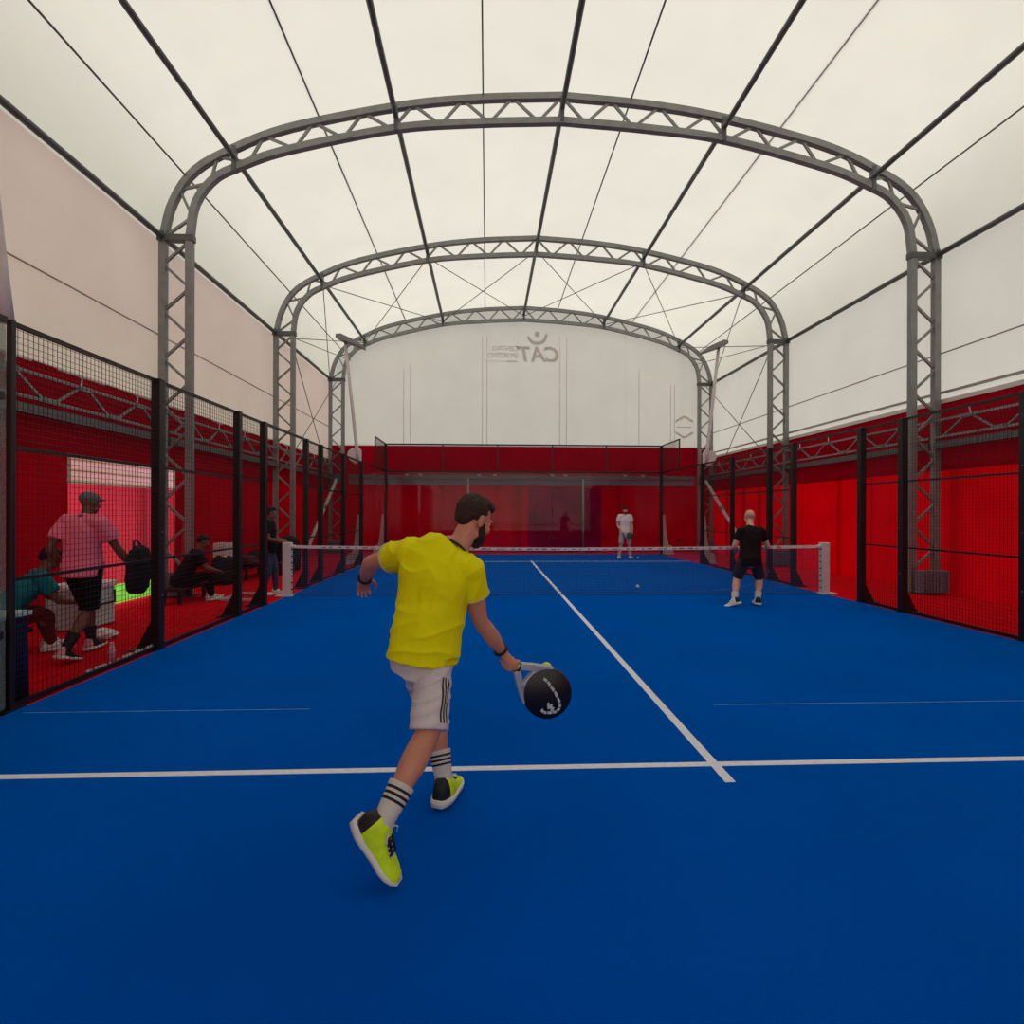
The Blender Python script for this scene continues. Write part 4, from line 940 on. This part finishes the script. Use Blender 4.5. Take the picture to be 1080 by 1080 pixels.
def pack(x, y, z, w, d, h, m, label, ang=0, name='backpack'):
    e = empty(name, (x, y, z), label, 'bag', 'bags along the left curtain'); R = Matrix.Rotation(ang, 3, 'Z'); B = V((x, y, z))
    bx = MB(); bx.rings([ell(B + R @ V((0, 0, zz*h)), R @ V((1, 0, 0)), R @ V((0, 1, 0)), w*f/2, d*f/2, 18, 3) for zz, f in ((.02, .85), (.1, 1), (.5, 1.02), (.8, .92), (.93, .7), (.985, .4))])
    sd = random.random()*50
    link('bag_body', remesh(bx, .014, 2, 'bag', lambda c: .016*noise.noise(c*9 + V((sd, 0, 0)))), m, e)
    pk = MB(); pk.rings([ell(B + R @ V((0, -d*.5, zz*h)), R @ V((1, 0, 0)), R @ V((0, 1, 0)), w*f*.36, d*.16*f, 14, 3) for zz, f in ((.08, .8), (.15, 1), (.42, 1), (.5, .7))])
    pk.build('pocket', m, e, True)
    MB().tube([B + R @ V((-.06, 0, h*.95)), B + R @ V((-.04, 0, h*1.05)), B + R @ V((.04, 0, h*1.05)), B + R @ V((.06, 0, h*.95))], .011, 6).build('handle', 'black', e, True)
pack(-6.95, 1.75, 0, .46, .34, .62, 'bagdark', 'round dark backpack on the red floor, first beyond the largest truss', .4)
bench(-7.1, 2.2, -6.65, 3.9, .3, 'low dark bench holding bags along the left curtain')
pack(-6.9, 2.6, .3, .5, .55, .26, 'bagred', 'dark red duffel lying on the low bench', 1.2, 'duffel_bag')
pack(-6.88, 3.25, .3, .4, .42, .3, 'bagdark', 'small dark bag on the low bench beside the dark red duffel', .2, 'duffel_bag')
pack(-6.5, 4.3, 0, .62, .4, .92, 'bagdark', 'tall dark racket bag standing beyond the low bench', .2)
pack(-6.3, 3.55, 0, .4, .3, .34, 'bagred', 'small dark red bag on the floor before the tall racket bag', .6)
p = at_x(235, 588, -7.0)
e = empty('white_carton', (p.x, p.y, p.z - .12), 'white carton standing on the dark red duffel', 'box')
MB().box((-7.12, p.y - .16, .56), (-6.86, p.y + .2, .86)).build('carton_body', 'wbox', e, bevel=.004); MB().box((-6.86, p.y - .16, .70), (-6.855, p.y + .2, .72)).build('flap_seam', 'hem', e)
e = empty('white_stool', (-5.75, -.2, 0), 'low pale step frame inside the left net entrance', 'stool')
for q in (-.6, .15): MB().bar((-5.9, q, .03), (-5.35, q, .03), .03, .04).build('rail', 'white', e)
MB().bar((-5.9, -.6, .03), (-5.9, .15, .03), .03, .04).build('rail', 'white', e)
e = empty('drink_bottle', (-5.16, -4.5, 0), 'small pink drink bottle on the floor by the left mesh', 'bottle')
MB().tube([(-5.16, -4.5, 0), (-5.16, -4.5, .13), (-5.16, -4.5, .16), (-5.16, -4.5, .18)], [.033, .034, .025, .014], 14).build('bottle_body', 'bottle', e, True)
MB().tube([(-5.16, -4.5, .18), (-5.16, -4.5, .21)], [.017, .016], 12).build('cap', 'wbox', e, True)
e = empty('white_towel', (-6.1, -3.2, 0), 'crumpled white towel on the red floor behind the pink shirt man', 'towel')
tw = MB(); tw.ball((-6.05, -3.3, .04), (.16, .13, .06), 10)
link('cloth', remesh(tw, .01, 1, 'towel', lambda c: .03*noise.noise(c*16)), 'wbox', e)

# ------------------------------------------------------------------ light: overcast sky through the membrane
w = bpy.data.worlds.new('sky'); bpy.context.scene.world = w; w.use_nodes = True
N = w.node_tree.nodes; L = w.node_tree.links; bg = N['Background']
tc = N.new('ShaderNodeTexCoord'); sp = N.new('ShaderNodeSeparateXYZ'); rp = N.new('ShaderNodeValToRGB')
L.new(tc.outputs['Generated'], sp.inputs[0]); mr = N.new('ShaderNodeMapRange'); mr.inputs['From Min'].default_value = -1; mr.inputs['From Max'].default_value = 1
L.new(sp.outputs['Z'], mr.inputs['Value']); L.new(mr.outputs['Result'], rp.inputs['Fac'])
el = rp.color_ramp.elements; el[0].position = .47; el[0].color = (.3, .29, .27, 1); el[1].position = 1; el[1].color = (1, 1, .98, 1)
x = el.new(.52); x.color = (.3, .3, .295, 1)
x = el.new(.75); x.color = (.5, .5, .49, 1)
L.new(rp.outputs['Color'], bg.inputs['Color']); bg.inputs['Strength'].default_value = 2.6
sc = bpy.context.scene
sc.view_settings.view_transform = 'Standard'; sc.view_settings.look = 'None'; sc.view_settings.exposure = 0
sc.cycles.max_bounces = 8; sc.cycles.diffuse_bounces = 4; sc.cycles.transparent_max_bounces = 24
sc.cycles.use_denoising = True; sc.cycles.caustics_reflective = False; sc.cycles.caustics_refractive = False
